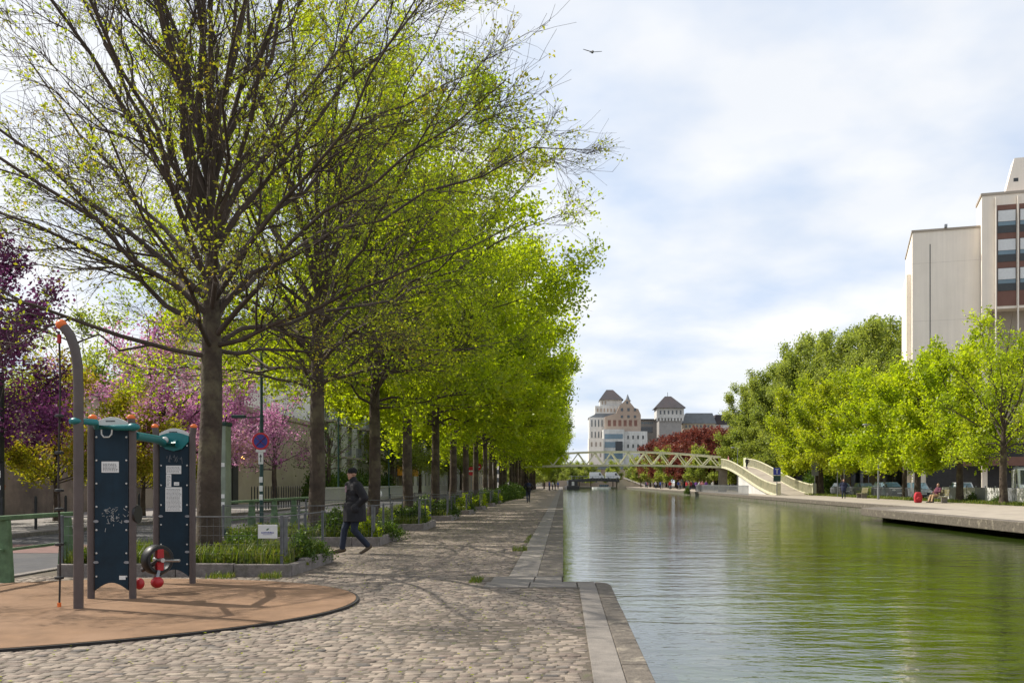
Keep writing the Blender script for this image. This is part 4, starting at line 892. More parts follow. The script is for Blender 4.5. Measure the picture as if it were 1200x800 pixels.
# ------------------------------------------------------------------ footbridge
BY = 150.0; BXa, BXb = -7.0, 25.2; BW = 3.2
def zb_(x): u = (x-BXa)/(BXb-BXa); return 3.95+.55*4*u*(1-u)*.5
def zt_(x): u = (x-BXa)/(BXb-BXa); return 5.55+1.75*4*u*(1-u)*.5
t = thing('footbridge', 'sage green arched truss footbridge with a sloping ramp across the canal', 'footbridge', (0, BY, 0))
NP = 24; xs = np.linspace(BXa, BXb, NP+1)
for side, yy in ((0, 0), (1, BW)):
    c1 = MB(); c2 = MB()
    for i in range(NP):
        c1.bar((xs[i], yy, zb_(xs[i])), (xs[i+1], yy, zb_(xs[i+1])), .28, .30); c2.bar((xs[i], yy, zt_(xs[i])), (xs[i+1], yy, zt_(xs[i+1])), .22, .24)
    c1.build('lower_chord', M['sage'], t); c2.build('upper_chord', M['sage'], t)
    for i in range(NP):
        a_, b_ = (zb_(xs[i]), zt_(xs[i+1])) if i % 2 == 0 else (zt_(xs[i]), zb_(xs[i+1]))
        s_ = .12 if a_ < b_ else -.12
        MB().bar((xs[i], yy, a_+s_), (xs[i+1], yy, b_-s_), .15, .16).build('diagonal', M['sage'], t)
d = MB()
for i in range(NP): d.bar((xs[i], BW/2, zb_(xs[i])+.02), (xs[i+1], BW/2, zb_(xs[i+1])+.02), BW-.3, .16)
d.build('deck', M['sage_dark'], t)
pr = MB(); pr.prism([(25.0, -2), (25.0, 3.3), (24.5, 3.6), (24.5, 3.78), (26.3, 3.78), (26.3, 3.0), (26.1, -2)], 1.2, 'y', .3); pr.build('pier', M['quay_pale'], t, bevel=.03)
MB().box(-7.4, -6.4, .2, 3.0, -.1, 3.78).build('pier', M['concrete'], t, bevel=.03)
# ramp along the far bank, and a mirrored one along the left quay
def ramp(x0, x1, ylen, flip, nm):
    n_ = 26; prev = None
    S = lambda u: 1-(u*u*(3-2*u)*.75+u*.25)
    ys = np.linspace(0, -ylen, n_+1); zs = [4.02*S(i/n_)+.03 for i in range(n_+1)]
    bow = [2.2*math.sin(math.pi*i/n_*.5)*flip for i in range(n_+1)]
    dk = MB(); 
    for i in range(n_): dk.bar(((x0+x1)/2+bow[i], ys[i], zs[i]-.12), ((x0+x1)/2+bow[i+1], ys[i+1], zs[i+1]-.12), abs(x1-x0)-.12, .2)
    dk.build('ramp_deck', M['quay_pale'], t)
    for xx in (x0, x1):
        st = MB(); tr = MB(); bl = MB()
        for i in range(n_):
            p, q = Vector((xx+bow[i], ys[i], zs[i])), Vector((xx+bow[i+1], ys[i+1], zs[i+1])); up = Vector((0, 0, 1.2))
            st.bar(p-Vector((0,0,.1)), q-Vector((0,0,.1)), .12, .30); tr.bar(p+up, q+up, .13, .11)
            for k in range(3): m_ = p.lerp(q, k/3+.15); bl.box(m_.x-.05, m_.x+.05, m_.y-.05, m_.y+.05, m_.z+.1, m_.z+1.16)
        st.build('ramp_beam', M['sage'], t); ra = tr.build('handrail', M['sage'], t); bl.build('balusters', M['sage'], ra)
        MB().box(xx+bow[-1]-.22, xx+bow[-1]+.22, ys[-1]-.25, ys[-1]+.1, -.1, 1.4).build('end_post', M['sage'], t, bevel=.03)
    # abutment wall under the low half of the ramp
    ab = []
    for i in range(9, n_+1): ab.append((ys[i], zs[i]-.36))
    poly = [(ys[9], -.1)]+ab+[(ys[-1], -.1)]
    mb = MB(); k = len(poly)
    vs = [(x0+.15+bow[min(max(9, 8+j), n_)] if 0 < j < k-1 else x0+.15+bow[9 if j == 0 else n_], p[0], p[1]) for j, p in enumerate(poly)]
    vs += [(v[0]+abs(x1-x0)-.3, v[1], v[2]) for v in vs]
    mb.add(vs, [(j, (j+1) % k, k+(j+1) % k, k+j) for j in range(k)]+[(0, j+1, j, ) for j in range(1, k-1)]+[(k, k+j, k+j+1) for j in range(1, k-1)])
    mb.build('abutment', M['white_wall'], t)
ramp(25.2, 29.4, 39, .12, 'right')
MB().box(25.3, 29.5, -.05, BW, 3.85, 4.0).build('landing', M['quay_pale'], t)
for xx, y0_, y1_ in ((29.5, -.05, BW), ): MB().box(xx-.08, xx+.08, y0_, y1_, 4.0, 5.5).build('landing_panel', M['sage_dark'], t)
iron_fence('grey picket railing along the far quay edge below the bridge', (21.9, 111, 0), RZ, 44, 1.15, 'galv', .32, .09)
# ------------------------------------------------------------------ right building
rb = thing('concrete_block', 'big cream concrete building with blank side wall and red brick window bays', 'building', (41.3, 111, 0), R(-17))
MB().box(0, 7.4, 0, 14, -.1, 31.0).build('blank_wall', M['cream'], rb)
MB().box(-.10, 7.39, -.12, 14.1, 31.003, 31.25).build('coping', M['cream_dark'], rb)
MB().box(-.55, -.01, 2, 13, -.1, 26.5).build('side_pier', M['cream'], rb)
MB().box(1.9, 2.0, -.012, -.002, 5, 29.5).build('joint', M['ink'], rb)
for z in (12.5, 20.5, 27.3): MB().box(.02, 7.35, -.006, -.002, z, z+.015).build('pour_line', M['cream_dark'], rb)
# window block, cantilevered towards the canal
MB().box(7.41, 30, -1.2, 3.5, 21.3, 34.3).build('window_block', M['cream'], rb)
MB().box(7.3, 30, -1.3, 3.6, 34.303, 34.6).build('coping', M['cream_dark'], rb)
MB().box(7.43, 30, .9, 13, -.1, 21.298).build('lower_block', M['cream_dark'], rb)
MB().box(7.43, 8.0, -1.15, .898, -.1, 21.298).build('corner_pier', M['cream'], rb)
for c in range(5):
    xa = 9.0+c*2.3; bay = MB().box(xa, xa+2.0, -1.26, -1.202, 21.6, 33.1).build('window_bay', M['redbrick'], rb)
    for k in range(4):
        z = 31.2-k*3.3-.35
        if z < 21.7: continue
        f = MB().box(xa+.03, xa+1.97, -1.30, -1.262, z-.95, z+1.65).build('window', M['ink'], rb)
        MB().box(xa+.10, xa+1.91, -1.325, -1.302, z+.35, z+1.6).build('blind', M['blind'], f)
        MB().box(xa+.10, xa+1.91, -1.322, -1.302, z-.12, z+.30).build('pane', M['glass_blue'], f)
    MB().box(xa-.22, xa-.08, -1.6, -1.203, 6, 34.0).build('fin', M['cream'], rb)
pr = MB().prism([(10.0, 34.61), (30, 34.61), (30, 38.7), (11.0, 38.7)], 2.4, 'y', .0).build('roof_tower', M['cream'], rb)
MB().box(10.9, 11.4, -.02, -.002, 36.0, 36.4).build('vent', M['ink'], pr)
MB().box(3.5, 3.8, -.5, .3, 31.26, 31.6).build('roof_box', M['galv'], rb); MB().box(5, 12, -2.2, -1.0, 3.4, 4.4).build('entrance_canopy', M['redbrick'], rb)
MB().box(1.5, 12, -.05, -.013, 0, 6.0).build('dark_base_sheet', M['dark_wall'], rb)  # flat dark sheet standing just proud of the wall foot
house('low_block', 'low beige building with dark red openings behind the parked cars', 'building', (36.5, 122, 0), R(-10), 16, 10, 7, 'beige_wall', 4, 1, (2.4, 2.6), 1.0, 'redbrick', wm_='redbrick')
# ------------------------------------------------------------------ mills in the distance
MY = 380.0; ms = MY/1100
def mx_(px): return (px-660)*ms
def mz_(py): return 1.5-(py-565)*ms
mill = thing('mill', 'pale brick mill complex with dark hipped tower roof above the canal end', 'building', (0, MY, 0))
def mbox(nm, x0, x1, yt, yb, y0, d, m, par=None):
    return MB().box(mx_(x0), mx_(x1), y0, y0+d, mz_(yb), mz_(yt)).build(nm, M[m], par or mill)
def mwins(par, x0, x1, n_, yt, yb, y0, m='glass', wfrac=.45):
    for k in range(n_):
        c = x0+(x1-x0)*(k+.5)/n_; hw = (x1-x0)/n_*wfrac/2
        MB().box(mx_(c-hw), mx_(c+hw), y0-.12, y0-.01, mz_(yb), mz_(yt)).build('window', M[m], par)
def hip(nm, x0, x1, ya, yt, yb, y0, d, tx0, tx1, m='slate'):
    X0, X1, T0, T1, Z0, Z1 = mx_(x0), mx_(x1), mx_(tx0), mx_(tx1), mz_(yb), mz_(yt)
    return MB().add([(X0,y0,Z0),(X1,y0,Z0),(X1,y0+d,Z0),(X0,y0+d,Z0),(T0,y0+d*.42,Z1),(T1,y0+d*.42,Z1),(T1,y0+d*.58,Z1),(T0,y0+d*.58,Z1)],
        [(3,2,1,0),(4,5,6,7),(0,1,5,4),(1,2,6,5),(2,3,7,6),(3,0,4,7)]).build(nm, M[m], mill)
fa = MB(); fp = [(709, 528), (751, 528), (751, 486), (748, 479), (744, 478), (735, 467), (726, 475), (722, 484), (709, 488)]
fa.prism([(mx_(a_), mz_(b_)) for a_, b_ in fp], 22, 'y', 0); fa = fa.build('brick_facade', M['brick'], mill)
mwins(fa, 725, 748, 3, 478, 481.5, 0, wfrac=.35); mwins(fa, 725, 748, 3, 486.5, 489.5, 0, wfrac=.35); mwins(fa, 711, 748, 6, 492, 499, 0, 'redbrick', .55); mwins(fa, 732, 738, 1, 470, 473, 0, wfrac=.4)
mwins(fa, 711, 748, 6, 510, 514, 0, 'glass', .4)
wg = mbox('white_wing', 691, 709, 488, 545, 4, 20, 'white_wall'); mwins(wg, 692, 708, 4, 491, 499, 4, 'glass', .3); mwins(wg, 692, 708, 4, 505, 512, 4, 'glass', .3)
MB().prism([(mx_(690), mz_(488)), (mx_(724), mz_(488)), (mx_(722), mz_(483)), (mx_(700), mz_(483))], 14, 'y', 6).build('wing_roof', M['roof_grey'], mill)
dr = mbox('tower_drum', 698, 728, 474, 483, 6, 12, 'white_wall'); mwins(dr, 699, 727, 7, 477, 481, 6, 'brick', .4)
dr = mbox('tower_top', 704, 730, 466, 474, 7, 10, 'white_wall'); mwins(dr, 705, 712, 2, 468, 472, 7, 'brick', .4)
hip('tower_roof', 703, 732, 0, 453.5, 466.5, 6, 12, 712, 720)
tr_ = MB().tube([(mx_(737.5), 10, mz_(470)), (mx_(737.5), 10, mz_(467))], 1.1, 8).build('turret', M['brick'], mill)
MB().tube([(mx_(737.5), 10, mz_(467)), (mx_(737.5), 10, mz_(465.5)), (mx_(737.5), 10, mz_(459))], [1.5, .9, .05], 8).build('turret_roof', M['roof_grey'], mill)
MB().prism([(mx_(746), mz_(485)), (mx_(750.5), mz_(482)), (mx_(746), mz_(477))], 8, 'y', 4).build('side_roof', M['slate'], mill)
gl = mbox('glass_block', 706, 730, 504, 548, -8, 7.9, 'white_wall'); 
for (a_, b_) in ((509.5, 515), (518.5, 525), (529, 538)): mwins(gl, 707, 729, 1, a_, b_, -8, 'glass_blue', .94)
mwins(gl, 719.5, 728.5, 1, 518, 529.5, -8.2, 'ink', .9)
wb = mbox('white_block', 730.5, 757, 506, 548, -6, 5.9, 'white_wall'); mwins(wb, 732, 755, 4, 511, 515, -6, 'glass', .3); mwins(wb, 732, 755, 4, 521, 525, -6, 'glass', .3)
lb = mbox('low_house', 689, 706, 515, 550, -10, 9.9, 'cream'); mwins(lb, 690, 705, 3, 519, 524, -10, 'brick', .35); mwins(lb, 690, 705, 3, 531, 536, -10, 'brick', .35)
# second tower
m2 = thing('mill_tower', 'separate mill tower with steep dark hipped roof above the red trees', 'tower', (0, MY, 0)); mill = m2
bw = mbox('tower_wall', 772, 804.5, 475.5, 488, 8, 11, 'white_wall'); mwins(bw, 774, 803, 6, 479, 483.5, 8, 'glass', .36)
mc = MB()
for k in range(9): MB().box(mx_(771.5+k*3.8), mx_(773.5+k*3.8), 7.6, 8, mz_(491.5), mz_(488.2)).build('corbel', M['white_wall'], m2)
None; mbox('tower_shaft', 775, 802, 488.3, 545, 8.5, 10, 'grey_wall')
hip('tower_roof', 769.5, 806.5, 0, 461, 476, 6.5, 13.5, 783, 790.5); MB().tube([(mx_(786.5), 13, mz_(461.5)), (mx_(786.5), 13, mz_(456))], .1, 6).build('spire', M['ink'], m2)
m3 = thing('office_block', 'long grey glass office building between the two mill towers', 'building', (0, MY, 0)); mill = m3
ob = mbox('facade', 749, 790, 487, 548, 24, 12, 'grey_wall'); mwins(ob, 750, 772, 9, 490, 492, 24, 'glass_blue', .6); mwins(ob, 750, 772, 1, 496, 503, 24, 'glass', .95)
mbox('roof_slab', 748, 791, 486, 487, 23, 14, 'roof_grey')  # thin slab over the facade in the common roof grey
m4 = thing('slate_hall', 'long hall with grey slate roof right of the mill tower', 'building', (0, MY, 0)); mill = m4
hw_ = mbox('wall', 806, 846, 493, 548, 16, 14, 'beige_wall'); mwins(hw_, 808, 844, 8, 495, 498, 16, 'glass', .5)
MB().prism([(mx_(805), mz_(493)), (mx_(847), mz_(493)), (mx_(842), mz_(480.5)), (mx_(810), mz_(480.5))], 15, 'y', 15.5).build('roof', M['roof_grey'], m4)
m5 = thing('slate_hall', 'lower hall with dark slate roof at the edge of the tall grove', 'building', (0, MY, 0)); mill = m5
mbox('wall', 845, 890, 494, 548, 18, 12, 'white_wall'); MB().prism([(mx_(844), mz_(494)), (mx_(890), mz_(494)), (mx_(890), mz_(482)), (mx_(847), mz_(482))], 11, 'y', 17.6).build('roof', M['slate'], m5)
house('apartment_house', 'cream apartment house at the end of the canal behind the truss bridge', 'building', (-34, 350, 0), 0, 26, 12, 14, 'cream', 7, 4, (1.6, 1.8), 1.5, 'zinc')
for i, (x, y_, s) in enumerate([(2, 338, .85), (10, 342, .8), (18, 340, .9), (-4, 345, 1.1), (26, 338, 1.0), (-14, 336, 1.2), (34, 340, 1.2), (6, 352, .9)]):
    place_tree(GRNT, 'green_tree', 'dark green tree behind the far road bridge', 'tree', (x, y_, 0), i*1.3, s, 'trees behind the road bridge')
house('low_block', 'long low tan building behind the far road bridge', 'building', (-20, 358, 0), 0, 60, 8, 6.5, 'brick', 14, 1, (1.6, 2.2), 1.5, 'zinc')
# road bridge closing the canal
rbz = thing('road_bridge', 'low dark road bridge with tan abutment at the end of the canal', 'bridge', (0, 318, 0))
MB().prism([(2, 1.5), (12, 2.0), (19, 1.6), (19, 2.6), (12, 3.0), (2, 2.5)], 9, 'y', 0).build('span', M['dark_wall'], rbz); 
q = MB(); 
for k in range(18): q.box(2+k, 2.08+k, -.1, -.02, 2.4, 3.6)
q.box(2, 19.2, -.1, -.02, 3.6, 3.7); q.build('parapet', M['galv'], rbz)
MB().prism([(18.4, -2), (18.4, 2.2), (21, 2.4), (27.5, -.1), (27.5, -2)], 8, 'y', .3).build('abutment', M['beige_wall'], rbz); MB().bar((20.5, .1, 3.1), (28, .1, .3), .3, .5).build('stair_wall', M['cream'], rbz)
MB().box(-6, 2.2, .3, 8.5, -2, 2.2).build('abutment', M['brick'], rbz)
# ------------------------------------------------------------------ vehicles
def car(label, loc, rz, paint, L_=4.3, W_=1.75, H=1.5, suv=False, cat='car'):
    t = thing('parked_car', label, cat, loc, rz, 'vehicles parked on the far bank'); hw = W_/2; g_ = .2; b_ = .86 if not suv else 1.02
    # front of the car towards -y
    body = [(-L_/2, g_+.1), (-L_/2+.1, g_), (L_/2-.1, g_), (L_/2, g_+.15), (L_/2, b_-.05), (L_/2-.3, b_+.04), (-L_/2+1.15, b_+.02), (-L_/2+.25, b_-.14), (-L_/2, b_-.3)]
    bd = MB().prism(body, W_, 'x', -hw).build('body', M[paint], t, bevel=.07)
    y0, y1, y2, y3 = -L_/2+1.05, -L_/2+1.85, L_/2-1.0, L_/2-.25
    if suv: y2, y3 = L_/2-.5, L_/2-.08
    tw = hw-.2
    vs = [(-hw+.05,y0,b_-.02),(hw-.05,y0,b_-.02),(hw-.05,y3,b_-.02),(-hw+.05,y3,b_-.02),(-tw,y1,H),(tw,y1,H),(tw,y2,H),(-tw,y2,H)]
    MB().add(vs, [(3,2,1,0),(4,5,6,7),(0,1,5,4),(1,2,6,5),(2,3,7,6),(3,0,4,7)]).build('cabin', M[paint], t, bevel=.05)
    V8 = [Vector(v) for v in vs]
    def pane(nm, a_, b2, c, d, off):
        A_, B_, C_, D_ = V8[a_], V8[b2], V8[c], V8[d]; cen = (A_+B_+C_+D_)/4; nn = (B_-A_).cross(D_-A_).normalized()
        if nn.dot(cen-Vector((0, (y1+y2)/2, (b_+H)/2))) < 0: nn = -nn
        pts = [cen+(p-cen)*.84+nn*off for p in (A_, B_, C_, D_)]; pts2 = [p+nn*.012 for p in pts]
        MB().add(pts+pts2, [(3,2,1,0),(4,5,6,7),(0,1,5,4),(1,2,6,5),(2,3,7,6),(3,0,4,7)]).build(nm, M['glass_blue'], t)
    pane('windscreen', 0, 1, 5, 4, .004); pane('rear_window', 3, 2, 6, 7, .004); pane('side_window', 1, 2, 6, 5, .004); pane('side_window', 0, 3, 7, 4, .004)
    for s in (-1, 1):
        for yy in (-L_/2+.85, L_/2-.85):
            wv = MB().disc((s*(hw-.1), yy, .32), .32, .22, 'x', 20).build('wheel', M['tyre'], t); MB().disc((s*(hw+.012), yy, .32), .19, .012, 'x', 16).build('rim', M['galv'], wv)
        MB().ball((s*(hw-.3), -L_/2+.08, b_-.28), (.2, .1, .1)).build('headlight', M['lamp_glass'], t, smooth=True)
        MB().box(s*(hw+.08)-.1, s*(hw+.08)+.1, y0+.35, y0+.45, b_+.02, b_+.16).build('mirror', M[paint], t, bevel=.02)
    MB().box(-.5, .5, -L_/2-.02, -L_/2+.02, .38, .56).build('grille', M['black'], t); MB().box(-.26, .26, -L_/2-.035, -L_/2-.022, .40, .51).build('number_plate', M['sign_white'], t)
    return t
car('dark green estate car parked left of the red bag beyond the trees', (33.0, 95, 0), R(8), 'car_dark', 4.4, 1.8, 1.55, True)
car('dark grey car parked behind the seated person', (33.6, 89, 0), R(-6), 'car_grey', 4.3, 1.8, 1.5)
car('silver white car parked right of the bench behind the pale fence', (33.6, 79, 0), R(-14), 'car_white', 4.2, 1.75, 1.5)
car('dark car parked far left on the far bank by the green hedge', (33.4, 104, 0), 0, 'car_dark', 4.2, 1.75, 1.45)
car('grey car parked behind the pedestrian on the far bank', (33.6, 113, 0), 0, 'car_grey', 4.2, 1.75, 1.45)
v = thing('white_van', 'white van parked at the right frame edge on the far bank', 'van', (33.8, 68, 0), R(-20), 'vehicles parked on the far bank')
MB().prism([(-2.6, .3), (2.6, .3), (2.6, 2.45), (-1.2, 2.5), (-2.0, 1.35), (-2.6, 1.1)], 1.95, 'x', -.97).build('body', M['car_white'], v, bevel=.08)
MB().add([(-.8,-2.0,1.37),(.8,-2.0,1.37),(.75,-1.3,2.36),(-.75,-1.3,2.36),(-.8,-2.03,1.39),(.8,-2.03,1.39),(.75,-1.33,2.38),(-.75,-1.33,2.38)], [(3,2,1,0),(4,5,6,7),(0,1,5,4),(1,2,6,5),(2,3,7,6),(3,0,4,7)]).build('windscreen', M['glass'], v)
for s in (-1, 1):
    MB().prism([(-1.75, 1.4), (-.75, 1.4), (-.75, 2.2), (-1.25, 2.2)], .014, 'x', s*.98-.007).build('side_window', M['glass'], v)
    for yy in (-1.7, 1.6):
        wv = MB().disc((s*.88, yy, .36), .36, .24, 'x', 20).build('wheel', M['tyre'], v); MB().disc((s*1.005, yy, .36), .2, .012, 'x', 16).build('rim', M['galv'], wv)
    MB().ball((s*.72, -2.58, .95), (.16, .06, .14)).build('headlight', M['lamp_glass'], v, smooth=True)
rk = MB()
for yy in (-.6, .4, 1.4, 2.2): rk.box(-.9, .9, yy-.03, yy+.03, 2.5, 2.62)
for s in (-.85, .85): rk.box(s-.03, s+.03, -.7, 2.3, 2.62, 2.68)
rk.build('roof_rack', M['galv'], v)
for i, (x, yy, lab) in enumerate([(17.0, 322, 'small white van crossing the far road bridge'), (11.5, 321, 'white van at the middle of the far road bridge')]):
    v2 = copy_tree(v); v2.location = (x, yy, 2.6); v2.rotation_euler = (0, 0, R(90)); v2['label'] = lab; v2['group'] = 'vans on the road bridge'; v2.scale = (.95,)*3
# pale fence panels on the right bank
def pale_fence(label, x, y0, n_):
    f = thing('panel_fence', label, 'fence', (x, y0, 0), RZ)
    for k in range(n_):
        MB().box(k*1.6+.06, k*1.6+1.54, -.02, .02, .12, 1.12).build('panel', M['white_plastic'] if k % 3 else M['galv'], f)
        MB().box(k*1.6-.04, k*1.6+.04, -.04, .04, -.05, 1.25).build('post', M['galv'], f)
pale_fence('pale grey panel fence between the trees and the silver car', 31.3, 60, 11)
iron_fence('low pale railing left of the red bag before the dark cars', (31.4, 84, 0), RZ, 26, 1.05, 'galv', .3, .04)
o = thing('hedge_shrub', 'bright green clipped hedge behind the low railing on the far bank', 'hedge', (32.0, 99, .1), 0); o.scale = (1.2, 6, 1.5); link('foliage', SH[2][0], o); link('stems', SH[2][1], o)
for k, (x, yy) in enumerate(((30.7, 70.5), (30.6, 66), (30.9, 62))): shrub(k, (x, yy, 0), 1.2, 'scruffy low shrub at the foot of the fence on the far bank', 'scruffy shrubs on the far bank')
v_, f_, r_ = blades(9000, (29.0, 31.3), lambda r, n: r.uniform(40, 118, n), .22, 999, .03, 0)
tag(link('verge_grass', npmesh('verge_grass', v_, f_, M['grass'], r_)), 'rough yellowish grass strip under the far bank trees', 'grass', kind='stuff')
# signs on the right bank
t = thing('navigation_sign', 'blue square navigation sign on a post at the foot of the ramp', 'sign', (24.6, 108, 0)); MB().tube([(0,.06,-.05),(0,.06,3.2)], .05, 8).build('post', M['galv'], t)
s = MB().box(-.42, .42, -.02, .02, 2.35, 3.2).build('sign_face', M['sign_blue'], t); q = MB(); q.box(-.2, .2, -.026, -.021, 2.98, 3.05); q.box(-.04, .04, -.026, -.021, 2.5, 2.975); q.build('white_mark', M['sign_white'], s); MB().box(-.42, .42, -.02, .02, 1.6, 2.3).build('lower_plate', M['dark_green'], t)
t = thing('sign_board', 'grey round and square sign backs on a post behind the ramp end', 'sign', (29.5, 110, 0)); MB().tube([(0,.06,-.05),(0,.06,4.0)], .05, 8).build('post', M['galv'], t)
MB().disc((0, 0, 3.55), .5, .03, 'y', 24).build('round_plate', M['galv'], t); MB().box(-.4, .4, -.02, .02, 2.3, 3.0).build('square_plate', M['galv'], t)
t = thing('direction_board', 'pale green striped direction board on two posts above the pedestrian', 'sign', (29.0, 98, 0))
for s in (-.35, .35): MB().tube([(s,.05,-.05),(s,.05,3.7)], .035, 8).build('post', M['galv'], t)
for k in range(4): MB().box(-.5, .5, -.02, .02, 2.75+k*.25, 2.97+k*.25).build('slat', mat('pale_green_board', (.3, .38, .3), .6, .1) if k == 0 else bpy.data.materials['pale_green_board'], t)
lamp('street_lamp', 'thin pale lamp post before the far bank trees left of the red bag', (28.2, 84, 0), 6.4, .9, R(180), 'galv')
lamp('street_lamp', 'thin dark lamp post between the silver car and the seated person', (31.5, 74.5, 0), 8.2, .9, R(180))
lamp('street_lamp', 'lamp post standing at the top of the bridge ramp', (28.8, 155, 0), 7.0, .6, R(180), 'galv')
# benches
def bench(label, loc, rz):
    t = thing('park_bench', label, 'bench', loc, rz, 'benches on the far bank')
    for k in range(4): MB().box(-.9, .9, -.25+k*.13, -.14+k*.13, .42, .46).build('seat_slat', M['wood'], t, bevel=.01)
    for k in range(4): MB().box(-.9, .9, .27+k*.03, .30+k*.03, .52+k*.12, .62+k*.12).build('back_slat', M['wood'], t, bevel=.01)
    for s in (-.75, .75):
        MB().box(s-.04, s+.04, -.22, .26, 0, .415).build('leg', M['concrete'], t); MB().bar((s, .25, .3), (s, .40, 1.0), .06, .05).build('back_post', M['galv'], t)
    return t
# backs to the road, seats facing the canal (-x)
bench('green slatted bench under the person on the far bank', (27.5, 69.0, 0), R(-75))
bench('empty wooden bench left of the lamp post on the far bank', (28.6, 90, 0), R(-90))
# ------------------------------------------------------------------ people
DG = bpy.context.evaluated_depsgraph_get
def remeshed(mb, name, m, vox, parent, smooth_it=2):
    me = bpy.data.meshes.new(name); me.from_pydata(mb.v, [], mb.f)
    o = bpy.data.objects.new(name, me); COL.objects.link(o)
    bm = bmesh.new(); bm.from_mesh(me); bmesh.ops.recalc_face_normals(bm, faces=bm.faces); bm.to_mesh(me); bm.free()
    r_ = o.modifiers.new('r', 'REMESH'); r_.mode = 'VOXEL'; r_.voxel_size = vox; r_.use_smooth_shade = True
    s_ = o.modifiers.new('s', 'SMOOTH'); s_.iterations = smooth_it; s_.factor = .5
    dg = DG(); dg.update(); me2 = bpy.data.meshes.new_from_object(o.evaluated_get(dg)); bpy.data.objects.remove(o); me2.name = name
    me2.materials.clear(); me2.materials.append(m); return link(name, me2, parent)
def limb(mb, pts, rad, n=12):
    for i in range(len(pts)-1): mb.tube([pts[i], pts[i+1]], [rad[i], rad[i+1]], n)
    for p, r_ in zip(pts, rad): mb.ball(p, r_, n, 8)
def hand(mb, wrist, d, side, up):
    """palm and five bent fingers from the wrist along d; side = thumb direction"""
    w_ = Vector(wrist); d = Vector(d).normalized(); s = Vector(side); s = (s-d*s.dot(d)).normalized(); n_ = d.cross(s)
    for k in range(4): q = w_+s*(.03-.02*k); mb.tube([q, q+d*.085], [.013, .013], 8); mb.ball(q, .013, 8, 6); mb.ball(q+d*.085, .013, 8, 6)
    for k, L_ in enumerate((.068, .078, .072, .055)):
        q = w_+s*(.031-.0205*k)+d*.085; a_ = q+d*L_*.5+n_*.010; b_ = a_+d*L_*.4+n_*.026
        limb(mb, [q, a_, b_], [.0105, .0098, .0085], 8)
    q = w_+s*.03+d*.02; limb(mb, [q, q+s*.022+d*.03, q+s*.03+d*.06+n_*.01], [.0125, .0115, .0095], 8)
WALK = dict(hipz=.93, legR=[(.09, .0, .93), (.10, .19, .50), (.10, .24, .09)], legL=[(-.09, .0, .93), (-.10, .06, .49), (-.10, -.27, .14)], toeR=(.02, .20, -.03), toeL=(0, .17, -.10),
            armR=[(.20, 0, 1.44), (.33, -.14, 1.17), (.18, .05, .98)], armL=[(-.20, 0, 1.44), (-.33, -.10, 1.17), (-.18, .05, .98)], lean=.03)
STAND = dict(hipz=.93, legR=[(.09, 0, .93), (.11, .02, .5), (.11, 0, .09)], legL=[(-.09, 0, .93), (-.11, .03, .5), (-.12, .03, .09)], toeR=(.03, .19, -.03), toeL=(-.03, .19, -.03),
            armR=[(.20, 0, 1.44), (.27, -.03, 1.16), (.24, .10, .93)], armL=[(-.20, 0, 1.44), (-.27, -.03, 1.16), (-.22, .16, 1.0)], lean=.0)
SIT = dict(hipz=.55, legR=[(.10, .0, .55), (.12, .46, .54), (.12, .68, .10)], legL=[(-.10, .0, .55), (-.12, .46, .53), (-.12, .62, .10)], toeR=(.02, .19, -.03), toeL=(0, .19, -.03),
            armR=[(.20, -.10, 1.06), (.27, .03, .80), (.12, .30, .76)], armL=[(-.20, -.10, 1.06), (-.27, .05, .80), (-.10, .30, .78)], lean=-.10)
